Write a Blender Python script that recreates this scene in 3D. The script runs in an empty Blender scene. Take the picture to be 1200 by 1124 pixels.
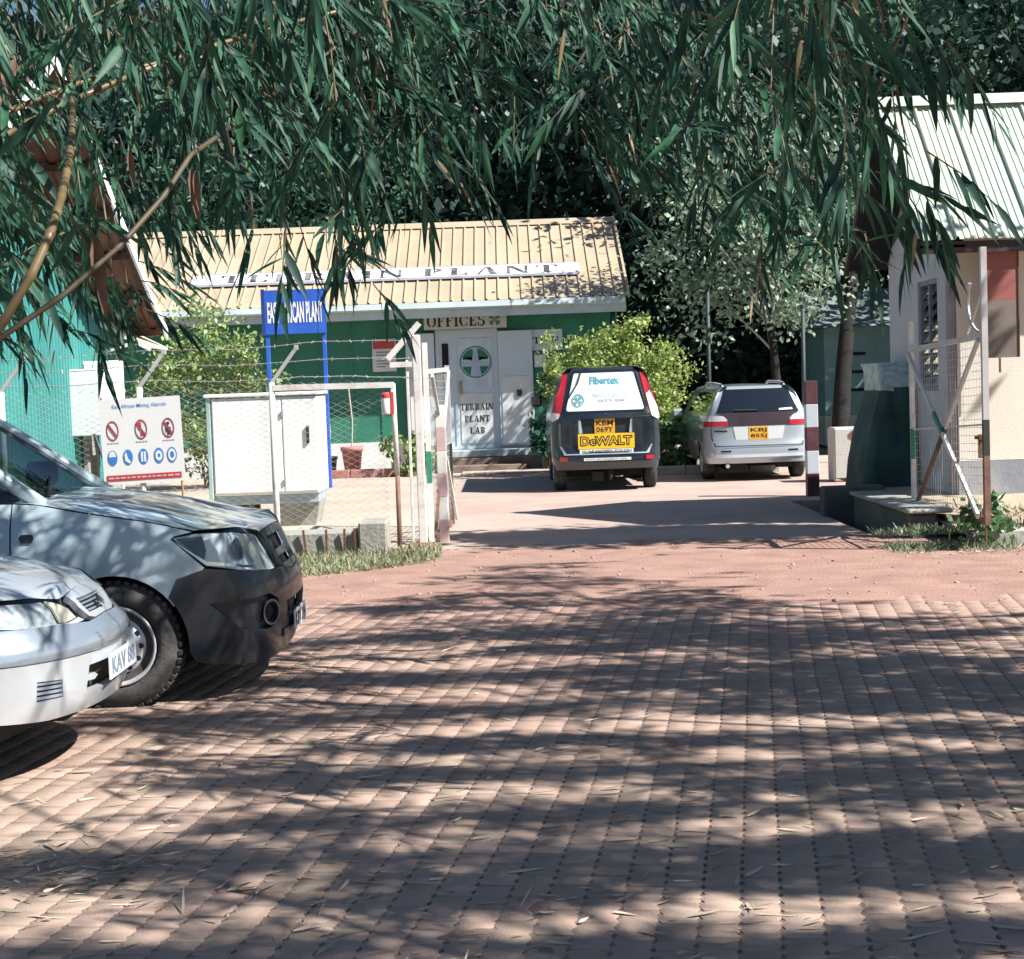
import bpy, bmesh, math, random
import numpy as np
from mathutils import Vector, Matrix, noise
from mathutils.geometry import delaunay_2d_cdt
random.seed(7); np.random.seed(7)
R = math.radians
SC = bpy.context.scene
COL = SC.collection

# ------------------------------------------------------------------ camera, sky, sun, exposure
cam_d = bpy.data.cameras.new('camera'); cam = bpy.data.objects.new('camera', cam_d); COL.objects.link(cam)
cam_d.sensor_width = 36; cam_d.lens = 57.0; cam_d.clip_end = 2000; cam_d.clip_start = 0.05
cam.matrix_world = Matrix.Translation((0, 0, 1.7)) @ Matrix.Rotation(R(90 - 3.37), 4, 'X') @ Matrix.Rotation(R(-2.0), 4, 'Z')
SC.camera = cam
SUN_EL, SUN_AZ = 45.0, 115.0        # azimuth clockwise from +Y: the sun stands to the right and a little behind the camera
world = bpy.data.worlds.new('World'); SC.world = world; world.use_nodes = True
wn = world.node_tree.nodes; wl = world.node_tree.links
bg = wn['Background']; sky = wn.new('ShaderNodeTexSky'); sky.sky_type = 'NISHITA'; sky.sun_disc = False
sky.ozone_density = 4.0; sky.dust_density = .4; sky.sun_elevation = R(SUN_EL); sky.sun_rotation = R(SUN_AZ)
wl.new(sky.outputs[0], bg.inputs[0]); bg.inputs[1].default_value = 0.05
sun_d = bpy.data.lights.new('sun', 'SUN'); sun = bpy.data.objects.new('sun', sun_d); COL.objects.link(sun)
sun_d.energy = 5.0; sun_d.angle = R(0.53); sun_d.color = (1.0, 0.975, 0.935)
_sd = Vector((math.sin(R(SUN_AZ)) * math.cos(R(SUN_EL)), math.cos(R(SUN_AZ)) * math.cos(R(SUN_EL)), math.sin(R(SUN_EL))))
sun.rotation_euler = _sd.to_track_quat('Z', 'Y').to_euler(); sun.location = (12, -8, 14)
vs = SC.view_settings; vs.view_transform = 'Standard'; vs.look = 'None'; vs.gamma = 1.0; vs.use_curve_mapping = False
vs.exposure = 1.0
try:
    SC.cycles.max_bounces = 8; SC.cycles.transparent_max_bounces = 16
except Exception:
    pass

# ------------------------------------------------------------------ materials
_M = {}
def M(name, col=(.5, .5, .5), rough=.6, metal=0., var=.15, vs_=3., bump=0., bs=60., coat=0., spec=.5, dirt=None, dsc=1.5, damt=.5, island=0., trans=0.):
    """procedural surface: base colour broken up by two noises, optional dirt colour, bump relief"""
    if name in _M: return _M[name]
    m = bpy.data.materials.new(name); m.use_nodes = True; n = m.node_tree.nodes; l = m.node_tree.links
    b = n['Principled BSDF']; b.inputs['Roughness'].default_value = rough; b.inputs['Metallic'].default_value = metal
    b.inputs['Coat Weight'].default_value = coat; b.inputs['Coat Roughness'].default_value = .06
    b.inputs['Specular IOR Level'].default_value = spec
    tc = n.new('ShaderNodeTexCoord'); nz = n.new('ShaderNodeTexNoise'); nz.inputs['Scale'].default_value = vs_; nz.inputs['Detail'].default_value = 6
    l.new(tc.outputs['Object'], nz.inputs['Vector'])
    mx = n.new('ShaderNodeMix'); mx.data_type = 'RGBA'
    lo = [c * (1 - var) for c in col] + [1]; hi = [min(1, c * (1 + var)) for c in col] + [1]
    mx.inputs[6].default_value = lo; mx.inputs[7].default_value = hi
    rp = n.new('ShaderNodeMapRange'); rp.inputs[1].default_value = .3; rp.inputs[2].default_value = .7
    l.new(nz.outputs[0], rp.inputs[0]); l.new(rp.outputs[0], mx.inputs[0])
    out = mx.outputs[2]
    if island:
        gi = n.new('ShaderNodeNewGeometry'); oi = n.new('ShaderNodeObjectInfo')
        ad = n.new('ShaderNodeMath'); ad.operation = 'ADD'; l.new(gi.outputs['Random Per Island'], ad.inputs[0]); l.new(oi.outputs['Random'], ad.inputs[1])
        fr = n.new('ShaderNodeMath'); fr.operation = 'FRACT'; l.new(ad.outputs[0], fr.inputs[0])
        hs = n.new('ShaderNodeHueSaturation'); l.new(out, hs.inputs['Color'])
        r2 = n.new('ShaderNodeMapRange'); r2.inputs[3].default_value = 1 - island; r2.inputs[4].default_value = 1 + island
        l.new(fr.outputs[0], r2.inputs[0]); l.new(r2.outputs[0], hs.inputs['Value'])
        r3 = n.new('ShaderNodeMapRange'); r3.inputs[3].default_value = .5 + island * .06; r3.inputs[4].default_value = .5 - island * .06
        l.new(fr.outputs[0], r3.inputs[0]); l.new(r3.outputs[0], hs.inputs['Hue'])
        out = hs.outputs[0]
    if dirt:
        n2 = n.new('ShaderNodeTexNoise'); n2.inputs['Scale'].default_value = dsc; n2.inputs['Detail'].default_value = 9; n2.inputs['Roughness'].default_value = .65
        l.new(tc.outputs['Object'], n2.inputs['Vector'])
        r4 = n.new('ShaderNodeMapRange'); r4.inputs[1].default_value = .48; r4.inputs[2].default_value = .72; r4.inputs[4].default_value = damt
        l.new(n2.outputs[0], r4.inputs[0])
        m2 = n.new('ShaderNodeMix'); m2.data_type = 'RGBA'; l.new(r4.outputs[0], m2.inputs[0]); l.new(out, m2.inputs[6]); m2.inputs[7].default_value = list(dirt) + [1]
        out = m2.outputs[2]
        ra = n.new('ShaderNodeMapRange'); ra.inputs[3].default_value = rough; ra.inputs[4].default_value = min(1, rough + .35)
        l.new(r4.outputs[0], ra.inputs[0]); l.new(ra.outputs[0], b.inputs['Roughness'])
    l.new(out, b.inputs['Base Color'])
    if bump:
        n3 = n.new('ShaderNodeTexNoise'); n3.inputs['Scale'].default_value = bs; n3.inputs['Detail'].default_value = 5
        l.new(tc.outputs['Object'], n3.inputs['Vector'])
        bp = n.new('ShaderNodeBump'); bp.inputs['Strength'].default_value = bump; bp.inputs['Distance'].default_value = .02
        l.new(n3.outputs[0], bp.inputs['Height']); l.new(bp.outputs[0], b.inputs['Normal'])
    if trans:
        tr = n.new('ShaderNodeBsdfTranslucent'); l.new(out, tr.inputs[0])
        ms = n.new('ShaderNodeMixShader'); ms.inputs[0].default_value = trans
        l.new(b.outputs[0], ms.inputs[1]); l.new(tr.outputs[0], ms.inputs[2]); l.new(ms.outputs[0], n['Material Output'].inputs[0])
    _M[name] = m
    return m
def glass(name, tint=(.6, .7, .7), clear=.6, rough=.02):
    if name in _M: return _M[name]
    m = bpy.data.materials.new(name); m.use_nodes = True; n = m.node_tree.nodes; l = m.node_tree.links
    n.remove(n['Principled BSDF'])
    t = n.new('ShaderNodeBsdfTransparent'); t.inputs[0].default_value = [c * clear for c in tint] + [1]
    g = n.new('ShaderNodeBsdfGlossy'); g.inputs[1].default_value = rough
    f = n.new('ShaderNodeFresnel'); f.inputs[0].default_value = 1.5
    tc = n.new('ShaderNodeTexCoord'); nz = n.new('ShaderNodeTexNoise'); nz.inputs['Scale'].default_value = 2.
    l.new(tc.outputs['Object'], nz.inputs['Vector'])
    ad = n.new('ShaderNodeMath'); ad.operation = 'MULTIPLY_ADD'; ad.inputs[1].default_value = .06; l.new(nz.outputs[0], ad.inputs[0]); l.new(f.outputs[0], ad.inputs[2])
    mx = n.new('ShaderNodeMixShader'); l.new(ad.outputs[0], mx.inputs[0]); l.new(t.outputs[0], mx.inputs[1]); l.new(g.outputs[0], mx.inputs[2])
    l.new(mx.outputs[0], n['Material Output'].inputs[0]); _M[name] = m
    return m

# ------------------------------------------------------------------ mesh building
class MB:
    def __init__(s): s.v = []; s.f = []
    def add(s, vs, fs):
        o = len(s.v); s.v += [tuple(p) for p in vs]; s.f += [tuple(i + o for i in f) for f in fs]; return s
    def box(s, x0, x1, y0, y1, z0, z1, c=0.):
        if c <= 0:
            v = [(x, y, z) for z in (z0, z1) for y in (y0, y1) for x in (x0, x1)]
            return s.add(v, [(0, 2, 3, 1), (4, 5, 7, 6), (0, 1, 5, 4), (2, 6, 7, 3), (0, 4, 6, 2), (1, 3, 7, 5)])
        bm = bmesh.new(); bmesh.ops.create_cube(bm, size=1)
        for v in bm.verts: v.co = ((x0 + x1) / 2 + v.co.x * (x1 - x0), (y0 + y1) / 2 + v.co.y * (y1 - y0), (z0 + z1) / 2 + v.co.z * (z1 - z0))
        bmesh.ops.bevel(bm, geom=bm.edges[:], offset=c, segments=1, affect='EDGES', profile=.5)
        bm.verts.index_update(); vs = [v.co[:] for v in bm.verts]; fs = [[v.index for v in f.verts] for f in bm.faces]; bm.free()
        return s.add(vs, fs)
    def bar(s, p, q, w, h, up=(0, 0, 1)):
        p = Vector(p); q = Vector(q); d = (q - p).normalized(); u = Vector(up)
        if abs(d.dot(u)) > .98: u = Vector((0, 1, 0))
        a = d.cross(u).normalized() * w / 2; b = a.cross(d).normalized() * h / 2
        v = [e + sa * a + sb * b for e in (p, q) for sa, sb in ((-1, -1), (1, -1), (1, 1), (-1, 1))]
        return s.add(v, [(0, 1, 2, 3), (7, 6, 5, 4), (0, 4, 5, 1), (1, 5, 6, 2), (2, 6, 7, 3), (3, 7, 4, 0)])
    def tube(s, pts, r, n=6, cap=True):
        pts = [Vector(p) for p in pts]; k = len(pts); rs = r if isinstance(r, (list, tuple)) else [r] * k
        vs = []; prev = None
        for i, p in enumerate(pts):
            d = (pts[min(i + 1, k - 1)] - pts[max(i - 1, 0)]).normalized()
            a = prev - d * prev.dot(d) if prev is not None else d.cross(Vector((.13, .29, .95)))
            if a.length < 1e-5: a = d.orthogonal()
            a.normalize(); prev = a; b = d.cross(a)
            for j in range(n):
                t = 2 * math.pi * j / n; vs.append(p + (a * math.cos(t) + b * math.sin(t)) * rs[i])
        fs = [(i * n + j, i * n + (j + 1) % n, (i + 1) * n + (j + 1) % n, (i + 1) * n + j) for i in range(k - 1) for j in range(n)]
        if cap: fs += [tuple(range(n - 1, -1, -1)), tuple((k - 1) * n + j for j in range(n))]
        return s.add(vs, fs)
    def lathe(s, prof, o, axis='z', n=24, a0=0, a1=2 * math.pi):
        vs = []; full = abs(a1 - a0 - 2 * math.pi) < 1e-6; m = n if full else n + 1
        for r, h in prof:
            for j in range(m):
                t = a0 + (a1 - a0) * j / n; c, d = r * math.cos(t), r * math.sin(t)
                p = (c, d, h) if axis == 'z' else ((c, h, d) if axis == 'y' else (h, c, d))
                vs.append((o[0] + p[0], o[1] + p[1], o[2] + p[2]))
        fs = [(i * m + j, i * m + (j + 1) % m, (i + 1) * m + (j + 1) % m, (i + 1) * m + j) for i in range(len(prof) - 1) for j in range(n)]
        return s.add(vs, fs)
    def prism(s, poly, d, cap=True):
        """poly: 3-D points of one face, d: extrusion vector"""
        n = len(poly); P = [Vector(p) for p in poly]; d = Vector(d)
        s.add(P + [p + d for p in P], ([tuple(range(n - 1, -1, -1)), tuple(range(n, 2 * n))] if cap else []) + [(i, (i + 1) % n, n + (i + 1) % n, n + i) for i in range(n)])
        return s
    def sheet(s, prof, o, u, h, d, t=0.):
        """corrugated sheet: profile (a,b) runs along u, lifted along h, swept along d"""
        o, u, h, d = Vector(o), Vector(u), Vector(h), Vector(d); n = len(prof)
        a = [o + u * p + h * q for p, q in prof]
        vs = a + [p + d for p in a]; fs = [(i, i + 1, n + i + 1, n + i) for i in range(n - 1)]
        if t:
            m = len(vs); vs = vs + [p - h * t for p in vs]; fs = fs + [(m + i + 1, m + i, m + n + i, m + n + i + 1) for i in range(n - 1)]
            fs += [(i + 1, i, m + i, m + i + 1) for i in range(n - 1)] + [(n + i, n + i + 1, m + n + i + 1, m + n + i) for i in range(n - 1)]
        return s.add(vs, fs)
    def xf(s, mat):
        s.v = [tuple(mat @ Vector(p)) for p in s.v]; return s

def link(name, me, parent=None, loc=None):
    o = bpy.data.objects.new(name, me); COL.objects.link(o)
    if parent is not None: o.parent = parent
    if loc is not None: o.location = loc
    return o
def mesh(name, v, f, mat, smooth=False, mi=None):
    me = bpy.data.meshes.new(name); me.from_pydata(v, [], f)
    for k in (mat if isinstance(mat, (list, tuple)) else [mat]): me.materials.append(k)
    if smooth: me.shade_smooth()
    if mi is not None: me.polygons.foreach_set('material_index', mi)
    me.update(); return me
def wloc(o):
    p = Vector((0, 0, 0))
    while o is not None: p += o.location; o = o.parent
    return p
def part(par, name, mb, mat, smooth=False, kind=None, label=None, local=False):
    """a mesh child of par; mb holds world coordinates unless local"""
    v = mb.v
    if not local and par is not None:
        q = wloc(par); v = [(a - q.x, b - q.y, c - q.z) for a, b, c in v]
    o = link(name, mesh(name, v, mb.f, mat, smooth), par)
    if kind: o['kind'] = kind
    if label: o['label'] = label
    return o
def thing(name, label, cat, loc=(0, 0, 0), group=None, rz=0):
    o = bpy.data.objects.new(name, None); COL.objects.link(o); o.location = loc; o.rotation_euler = (0, 0, rz); o.empty_display_size = .2
    o['label'] = label; o['category'] = cat
    if group: o['group'] = group
    return o
def struct(name, mb, mat, smooth=False):
    o = link(name, mesh(name, mb.v, mb.f, mat, smooth)); o['kind'] = 'structure'; return o
def fast_mesh(name, V, F, mat, smooth=False):
    """V (n,3) array, F (m,k) array, all faces of one size"""
    me = bpy.data.meshes.new(name); V = np.asarray(V, np.float32); F = np.asarray(F, np.int32); k = F.shape[1]
    me.vertices.add(len(V)); me.vertices.foreach_set('co', V.ravel())
    me.loops.add(F.size); me.loops.foreach_set('vertex_index', F.ravel())
    me.polygons.add(len(F)); me.polygons.foreach_set('loop_start', np.arange(len(F), dtype=np.int32) * k)
    me.polygons.foreach_set('loop_total', np.full(len(F), k, np.int32))
    me.materials.append(mat); me.update(calc_edges=True)
    if smooth: me.shade_smooth()
    return me
def text_mb(s, w, h, o, u, v, off=0., extr=0.):
    """flat lettering fitted into a w x h box whose lower left corner is o; u right, v up"""
    cu = bpy.data.curves.new('lettering', 'FONT'); cu.body = s; cu.offset = off; cu.size = 1; cu.resolution_u = 2
    t = bpy.data.objects.new('lettering', cu); me = bpy.data.meshes.new_from_object(t)
    V = np.array([p.co[:] for p in me.vertices]); fs = [tuple(p.vertices) for p in me.polygons]
    bpy.data.objects.remove(t); bpy.data.curves.remove(cu); bpy.data.meshes.remove(me)
    mn, mx = V.min(0), V.max(0); V = (V - mn) / np.maximum(mx - mn, 1e-6)
    o, u, v = Vector(o), Vector(u), Vector(v)
    return MB().add([o + u * (float(p[0]) * w) + v * (float(p[1]) * h) for p in V], fs)

def _arc(cx, cy, ro, ri, a0, a1, n=10):
    P = [(cx + ro[0] * math.cos(R(a0 + (a1 - a0) * i / n)), cy + ro[1] * math.sin(R(a0 + (a1 - a0) * i / n))) for i in range(n + 1)]
    Q = [(cx + ri[0] * math.cos(R(a0 + (a1 - a0) * i / n)), cy + ri[1] * math.sin(R(a0 + (a1 - a0) * i / n))) for i in range(n + 1)]
    return [[P[i], P[i + 1], Q[i + 1], Q[i]] for i in range(n)]
def _r(a, b, c, d): return [(a, c), (b, c), (b, d), (a, d)]
_stem = [_r(.08, .28, 0, 1)]; _top = [_r(0, .36, .91, 1)]; _bot = [_r(0, .36, 0, .09)]
def _bowl(cy, ry): return _arc(.33, cy, (.34, ry), (.15, ry - .09), -82, 82)
GLYPH = {
 'I': (.36, _stem + _top + _bot),
 'T': (.74, [_r(.27, .47, 0, 1), _r(0, .25, .9, 1), _r(.49, .74, .9, 1), _r(0, .09, .7, .9), _r(.65, .74, .7, .9), _r(.17, .57, 0, .09)]),
 'E': (.68, _stem + [_r(.31, .66, .9, 1), _r(0, .36, .91, 1), _r(.31, .66, 0, .1), _r(0, .3, 0, .09), _r(.31, .5, .45, .55), _r(.56, .66, .7, .9), _r(.56, .66, .1, .3)]),
 'F': (.66, _stem + _bot + [_r(.31, .66, .9, 1), _r(0, .3, .91, 1), _r(.31, .5, .45, .55), _r(.56, .66, .7, .9)]),
 'L': (.66, _stem + _top + [_r(.31, .64, 0, .1), _r(0, .3, 0, .09), _r(.55, .64, .1, .34)]),
 'P': (.7, _stem + _top + _bot + _bowl(.74, .26)),
 'R': (.78, _stem + _top + _bot + _bowl(.74, .26) + [[(.36, .44), (.54, .44), (.8, 0), (.58, 0)]]),
 'B': (.72, _stem + _top + _bot + _bowl(.75, .25) + _bowl(.26, .26)),
 'A': (.84, [[(.36, 1), (.43, 1), (.17, 0), (.08, 0)], [(.4, 1), (.54, 1), (.78, 0), (.56, 0)], _r(.24, .54, .27, .35), _r(0, .26, 0, .08), _r(.48, .84, 0, .08)]),
 'N': (.86, [_r(.08, .18, 0, 1), _r(.68, .78, 0, 1), [(.06, 1), (.28, 1), (.8, 0), (.62, 0)], _r(0, .28, 0, .08), _r(.58, .86, .92, 1)]),
 'O': (.84, _arc(.4, .5, (.4, .52), (.2, .44), 98, 262) + _arc(.44, .5, (.4, .52), (.2, .44), -82, 82)),
 'C': (.78, _arc(.4, .5, (.4, .52), (.2, .44), 98, 262) + _arc(.44, .5, (.34, .52), (.24, .44), 25, 82, 5) + _arc(.44, .5, (.34, .52), (.24, .44), -82, -25, 5) + [_r(.66, .76, .62, .98)]),
 'S': (.66, _arc(.33, .74, (.31, .28), (.14, .19), 40, 260) + _arc(.33, .27, (.33, .29), (.14, .19), -140, 80) + [_r(.54, .62, .68, .98), _r(.02, .1, .02, .34)]),
}
def stencil_mb(s, w, h, o, u, v, gap=.12):
    o, u, v = Vector(o), Vector(u), Vector(v); tot = sum((.45 if c == ' ' else GLYPH[c][0] + gap) for c in s) - gap
    mb = MB(); x = 0.
    for c in s:
        if c == ' ': x += .45; continue
        for poly in GLYPH[c][1]:
            mb.add([o + u * ((x + a) / tot * w) + v * (b * h) for a, b in poly], [tuple(range(len(poly)))])
        x += GLYPH[c][0] + gap
    return mb
def stencil_parts(par, s, w, h, o, u, v, mat, gap=.12):
    o, u, v = Vector(o), Vector(u), Vector(v); tot = sum((.45 if c == ' ' else GLYPH[c][0] + gap) for c in s) - gap; x = 0.
    for c in s:
        if c == ' ': x += .45; continue
        part(par, 'letter', stencil_mb(c, GLYPH[c][0] / tot * w, h, o + u * (x / tot * w), u, v), mat); x += GLYPH[c][0] + gap
def disc_mb(c, u, v, ro, ri=0., a0=0, a1=360, n=24, sy=1.):
    c, u, v = Vector(c), Vector(u), Vector(v); mb = MB()
    P = [(math.cos(R(a0 + (a1 - a0) * i / n)), math.sin(R(a0 + (a1 - a0) * i / n))) for i in range(n + 1)]
    if ri: mb.add([c + (u * a + v * b * sy) * r for r in (ro, ri) for a, b in P], [(i, i + 1, n + 2 + i, n + 1 + i) for i in range(n)])
    else: mb.add([c] + [c + (u * a + v * b * sy) * ro for a, b in P], [(0, i + 1, i + 2) for i in range(n)])
    return mb
def rnd(a, b): return random.uniform(a, b)
X_, Y_, Z_ = Vector((1, 0, 0)), Vector((0, 1, 0)), Vector((0, 0, 1))
# ------------------------------------------------------------------ ground, road, paving
EARTH = (.325, .19, .148)
m_ground = M('dry_earth', (.30, .22, .16), .95, var=.25, vs_=.6, bump=.5, bs=14, dirt=(.16, .14, .07), dsc=.5, damt=.6)
m_red = M('red_earth', EARTH, .95, var=.18, vs_=2.6, bump=.6, bs=45, dirt=(.40, .27, .215), dsc=2.2, damt=.6)
m_drive = M('dusty_drive', (.42, .325, .275), .92, var=.12, vs_=1.1, bump=.3, bs=35, dirt=(.40, .22, .165), dsc=.7, damt=.6)
m_yard = M('yard_concrete', (.46, .38, .31), .9, var=.1, vs_=.9, bump=.25, bs=40, dirt=(.33, .25, .19), dsc=.8, damt=.5)
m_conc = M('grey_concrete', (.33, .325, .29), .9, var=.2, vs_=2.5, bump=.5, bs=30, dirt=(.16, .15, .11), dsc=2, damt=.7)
m_concd = M('shaded_concrete', (.10, .105, .095), .9, var=.3, vs_=2.5, bump=.5, bs=30)  # darker copy of the grey concrete, shade put into its colour

def grid_struct(name, xs, ys, zf, mat, smooth=True):
    nx, ny = len(xs), len(ys); V = [(x, y, zf(x, y)) for y in ys for x in xs]
    F = [(j * nx + i, j * nx + i + 1, (j + 1) * nx + i + 1, (j + 1) * nx + i) for j in range(ny - 1) for i in range(nx - 1)]
    o = link(name, fast_mesh(name, V, F, mat, smooth)); o['kind'] = 'structure'; return o
def nz(x, y, s=1., k=0.): return noise.noise(Vector((x * s, y * s, k)))
grid_struct('ground', [-300, -40, -12, -9, -5, 3.70, 3.74, 4.22, 4.26, 9, 14, 40, 300], [-300, -20, 0, 6, 12, 15.75, 15.8, 21.6, 21.65, 26, 34, 60, 300],
            lambda x, y: -.55 if 3.72 < x < 4.24 and 15.77 < y < 21.62 else -.07, m_ground, False)
# hillside that closes the view behind the trees
grid_struct('hillside', np.linspace(-60, 60, 41), np.linspace(46, 90, 16), lambda x, y: -1 + max(0, y - 47) * .55 + nz(x, y, .12, 3) * 1.5, M('forest_floor', (.03, .045, .03), .95, var=.4, vs_=.4, bump=.5, bs=3))

# paving of interlocking zigzag blocks, laid a little askew to the view
m_paver = M('concrete_paver', (.40, .295, .23), .88, var=.18, vs_=4, bump=.3, bs=130, dirt=(.34, .2, .16), dsc=2.6, damt=.5, island=.1)
m_bed = M('paving_sand', (.22, .155, .12), .95, var=.3, vs_=6, bump=.4, bs=70)
def red_dust(m):
    n = m.node_tree.nodes; l = m.node_tree.links; b = n['Principled BSDF']; src = b.inputs['Base Color'].links[0].from_socket
    g = n.new('ShaderNodeNewGeometry'); sp = n.new('ShaderNodeSeparateXYZ'); l.new(g.outputs['Position'], sp.inputs[0])
    nz_ = n.new('ShaderNodeTexNoise'); nz_.inputs['Scale'].default_value = .8; nz_.inputs['Detail'].default_value = 8; l.new(g.outputs['Position'], nz_.inputs['Vector'])
    a = n.new('ShaderNodeMath'); a.operation = 'MULTIPLY_ADD'; a.inputs[1].default_value = 7.; l.new(nz_.outputs[0], a.inputs[0]); l.new(sp.outputs[1], a.inputs[2])
    r = n.new('ShaderNodeMapRange'); r.inputs[1].default_value = 10.; r.inputs[2].default_value = 15.6; r.inputs[4].default_value = .95; l.new(a.outputs[0], r.inputs[0])
    x = n.new('ShaderNodeMix'); x.data_type = 'RGBA'; l.new(r.outputs[0], x.inputs[0]); l.new(src, x.inputs[6]); x.inputs[7].default_value = (.385, .245, .195, 1)
    n2 = n.new('ShaderNodeTexNoise'); n2.inputs['Scale'].default_value = 1.5; n2.inputs['Detail'].default_value = 9; n2.inputs['Roughness'].default_value = .7; l.new(g.outputs['Position'], n2.inputs['Vector'])
    r2 = n.new('ShaderNodeMapRange'); r2.inputs[1].default_value = .47; r2.inputs[2].default_value = .66; r2.inputs[4].default_value = .5; l.new(n2.outputs[0], r2.inputs[0])
    x2 = n.new('ShaderNodeMix'); x2.data_type = 'RGBA'; l.new(r2.outputs[0], x2.inputs[0]); l.new(x.outputs[2], x2.inputs[6]); x2.inputs[7].default_value = (.27, .165, .13, 1); l.new(x2.outputs[2], b.inputs['Base Color'])
red_dust(m_paver)
pave = thing('pavement', '', '', (0, 0, 0)); del pave['label']; del pave['category']; pave['kind'] = 'structure'
_bx, _by = np.linspace(-5.6, 5.4, 290), np.linspace(2.4, 14.2, 300)
_bv = [(x, y, -.0036 + .003 * min(1, max(-.6, 1.6 * nz(x, y, 1.1, 7) + 1.2 * nz(x, y, 9, 3)))) for y in _by for x in _bx]
_bf = [(j * 290 + i, j * 290 + i + 1, j * 290 + 291 + i, j * 290 + 290 + i) for j in range(299) for i in range(289)]
link('bedding', fast_mesh('bedding', _bv, _bf, m_bed), pave)
part(pave, 'sub_base', MB().box(-9, 6.5, 1.5, 14.2, -.06, -.012), m_bed)
PL, PW, PT, PG = .243, .1275, .0135, .0005
us = [PL * i / 6 - PL / 2 for i in range(7)]
def _outl(g, e):
    a = [(min(max(u, -PL / 2 + .0005), PL / 2 - .0005), PW / 2 - g - (.0045 if i % 2 == 0 else 0) + (PT / 2 if i % 2 else -PT / 2)) for i, u in enumerate(us)]
    b = [(min(max(u, -PL / 2 + .0005), PL / 2 - .0005), -PW / 2 + g + (.0045 if i % 2 else 0) + (PT / 2 if i % 2 else -PT / 2)) for i, u in enumerate(us)]
    return a + b[::-1]
_po, _pi = _outl(PG, 0), _outl(PG + .0012, 0)
PV = np.array([(u, v, 0.) for u, v in _pi] + [(u, v, -.0009) for u, v in _po] + [(u, v, -.03) for u, v in _po])
_q = []
for ring in (0, 14):
    for i in range(14):
        j = (i + 1) % 14; _q.append((ring + 14 + i, ring + 14 + j, ring + j, ring + i))
for i in range(6): _q.append((i, i + 1, 12 - i, 13 - i))
PF = np.array([f[::-1] for f in _q])
U2 = np.array([.151, .9885]); V2 = np.array([-.9885, .151])
spots = []
for i in range(-75, 75):
    for j in range(0, 60):
        c = U2 * ((j + (.5 if i % 2 else 0)) * PL + 2.2) + V2 * (i * PW + .03)
        if 2.6 < c[1] < 13.6 and abs(c[0]) < .335 * c[1] + .9 and c[0] > -5.6: spots.append(c)
spots.sort(key=lambda c: (abs(c[0]) > .31 * c[1]) * 50 + (c[1] < 4.55) * 50 + c[1])
rng = np.random.RandomState(5)
rot = np.column_stack([np.append(U2, 0), np.append(V2, 0), [0, 0, 1.]])
me_p = fast_mesh('paver', PV, PF, m_paver)
bigV, bigF = [], []
for k, c in enumerate(spots):
    tx, ty, dz = rng.normal(0, .0022), rng.normal(0, .0022), rng.normal(0, .0003) + .003 * nz(c[0], c[1], .9)
    if k < 300:
        o = link('paver', me_p, pave)
        o.matrix_local = Matrix.Translation((c[0], c[1], dz)) @ Matrix(rot.tolist()).to_4x4() @ Matrix.Rotation(tx, 4, 'X') @ Matrix.Rotation(ty, 4, 'Y')
    else:
        P = PV.copy(); P[:, 2] += P[:, 0] * -ty + P[:, 1] * tx + dz
        W = P @ rot.T + [c[0], c[1], 0]; bigF.append(PF + 42 * len(bigV)); bigV.append(W)
o = link('paver_field', fast_mesh('paver_field', np.concatenate(bigV), np.concatenate(bigF), m_paver), pave); o['kind'] = 'stuff'
# red earth that drifts over the far edge of the paving
def zred(x, y):
    e = 12.1 - .22 * (x + 1) * (1 if x < 2 else 1.1) + 1.6 * nz(x, y, .4, 2) + .7 * nz(x, y, 1.5, 5) + .3 * nz(x, y, 5, 6)
    z = -.03 + .042 * min(1, max(0, (y - e + 2.0) / 3.4))
    return z + .006 * nz(x, y, 2.5, 1) + .004 * nz(x, y, 7, 9) - (.05 if y > 17.0 else 0)
grid_struct('earth_road', np.linspace(-9, 10, 170), np.linspace(9, 17.2, 110), zred, m_red)
# driveway slab and the yard beside it
def m_brick_drive():
    m = m_drive; n = m.node_tree.nodes; l = m.node_tree.links
    b = n['Principled BSDF']; tc = n.new('ShaderNodeTexCoord'); br = n.new('ShaderNodeTexBrick')
    br.inputs['Scale'].default_value = 1; br.inputs['Brick Width'].default_value = .25; br.inputs['Row Height'].default_value = .127; br.inputs['Mortar Size'].default_value = .008
    l.new(tc.outputs['Object'], br.inputs['Vector']); bp = n.new('ShaderNodeBump'); bp.inputs['Distance'].default_value = .01; bp.inputs['Strength'].default_value = .5
    bp.invert = True; l.new(br.outputs['Fac'], bp.inputs['Height']); l.new(bp.outputs[0], b.inputs['Normal'])
m_brick_drive()
struct('driveway', MB().box(-.95, 3.70, 16.75, 30.6, -.4, .012), m_drive)
struct('driveway', MB().box(3.70, 9, 21.65, 30.6, -.3, .010), m_drive)
struct('yard', MB().box(-9, -.955, 17.0, 32.6, -.3, .004), m_yard)
struct('yard', MB().box(-.95, 9, 30.605, 33, -.3, .03), m_yard)
ts = thing('threshold_drain', 'narrow slotted concrete strip set into the ground across the gateway', 'drain', (1.4, 16.6, .01))
part(ts, 'strip', MB().box(-.85, 3.72, 16.50, 16.74, -.2, .021, .006), M('strip_concrete', (.36, .25, .20), .9, var=.2, vs_=3, bump=.4, bs=30, dirt=(.34, .2, .16), dsc=2, damt=.8))
b = MB()
for i in range(50):
    if i % 7 != 3: b.box(-.8 + i * .09, -.755 + i * .09, 16.57, 16.62, .0212, .0222)
part(ts, 'slots', b, m_concd)['kind'] = 'stuff'
m_kerb = M('kerb_concrete', (.40, .39, .34), .9, var=.2, vs_=3, bump=.4, bs=25, dirt=(.22, .15, .1), dsc=2.5, damt=.7)
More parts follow.
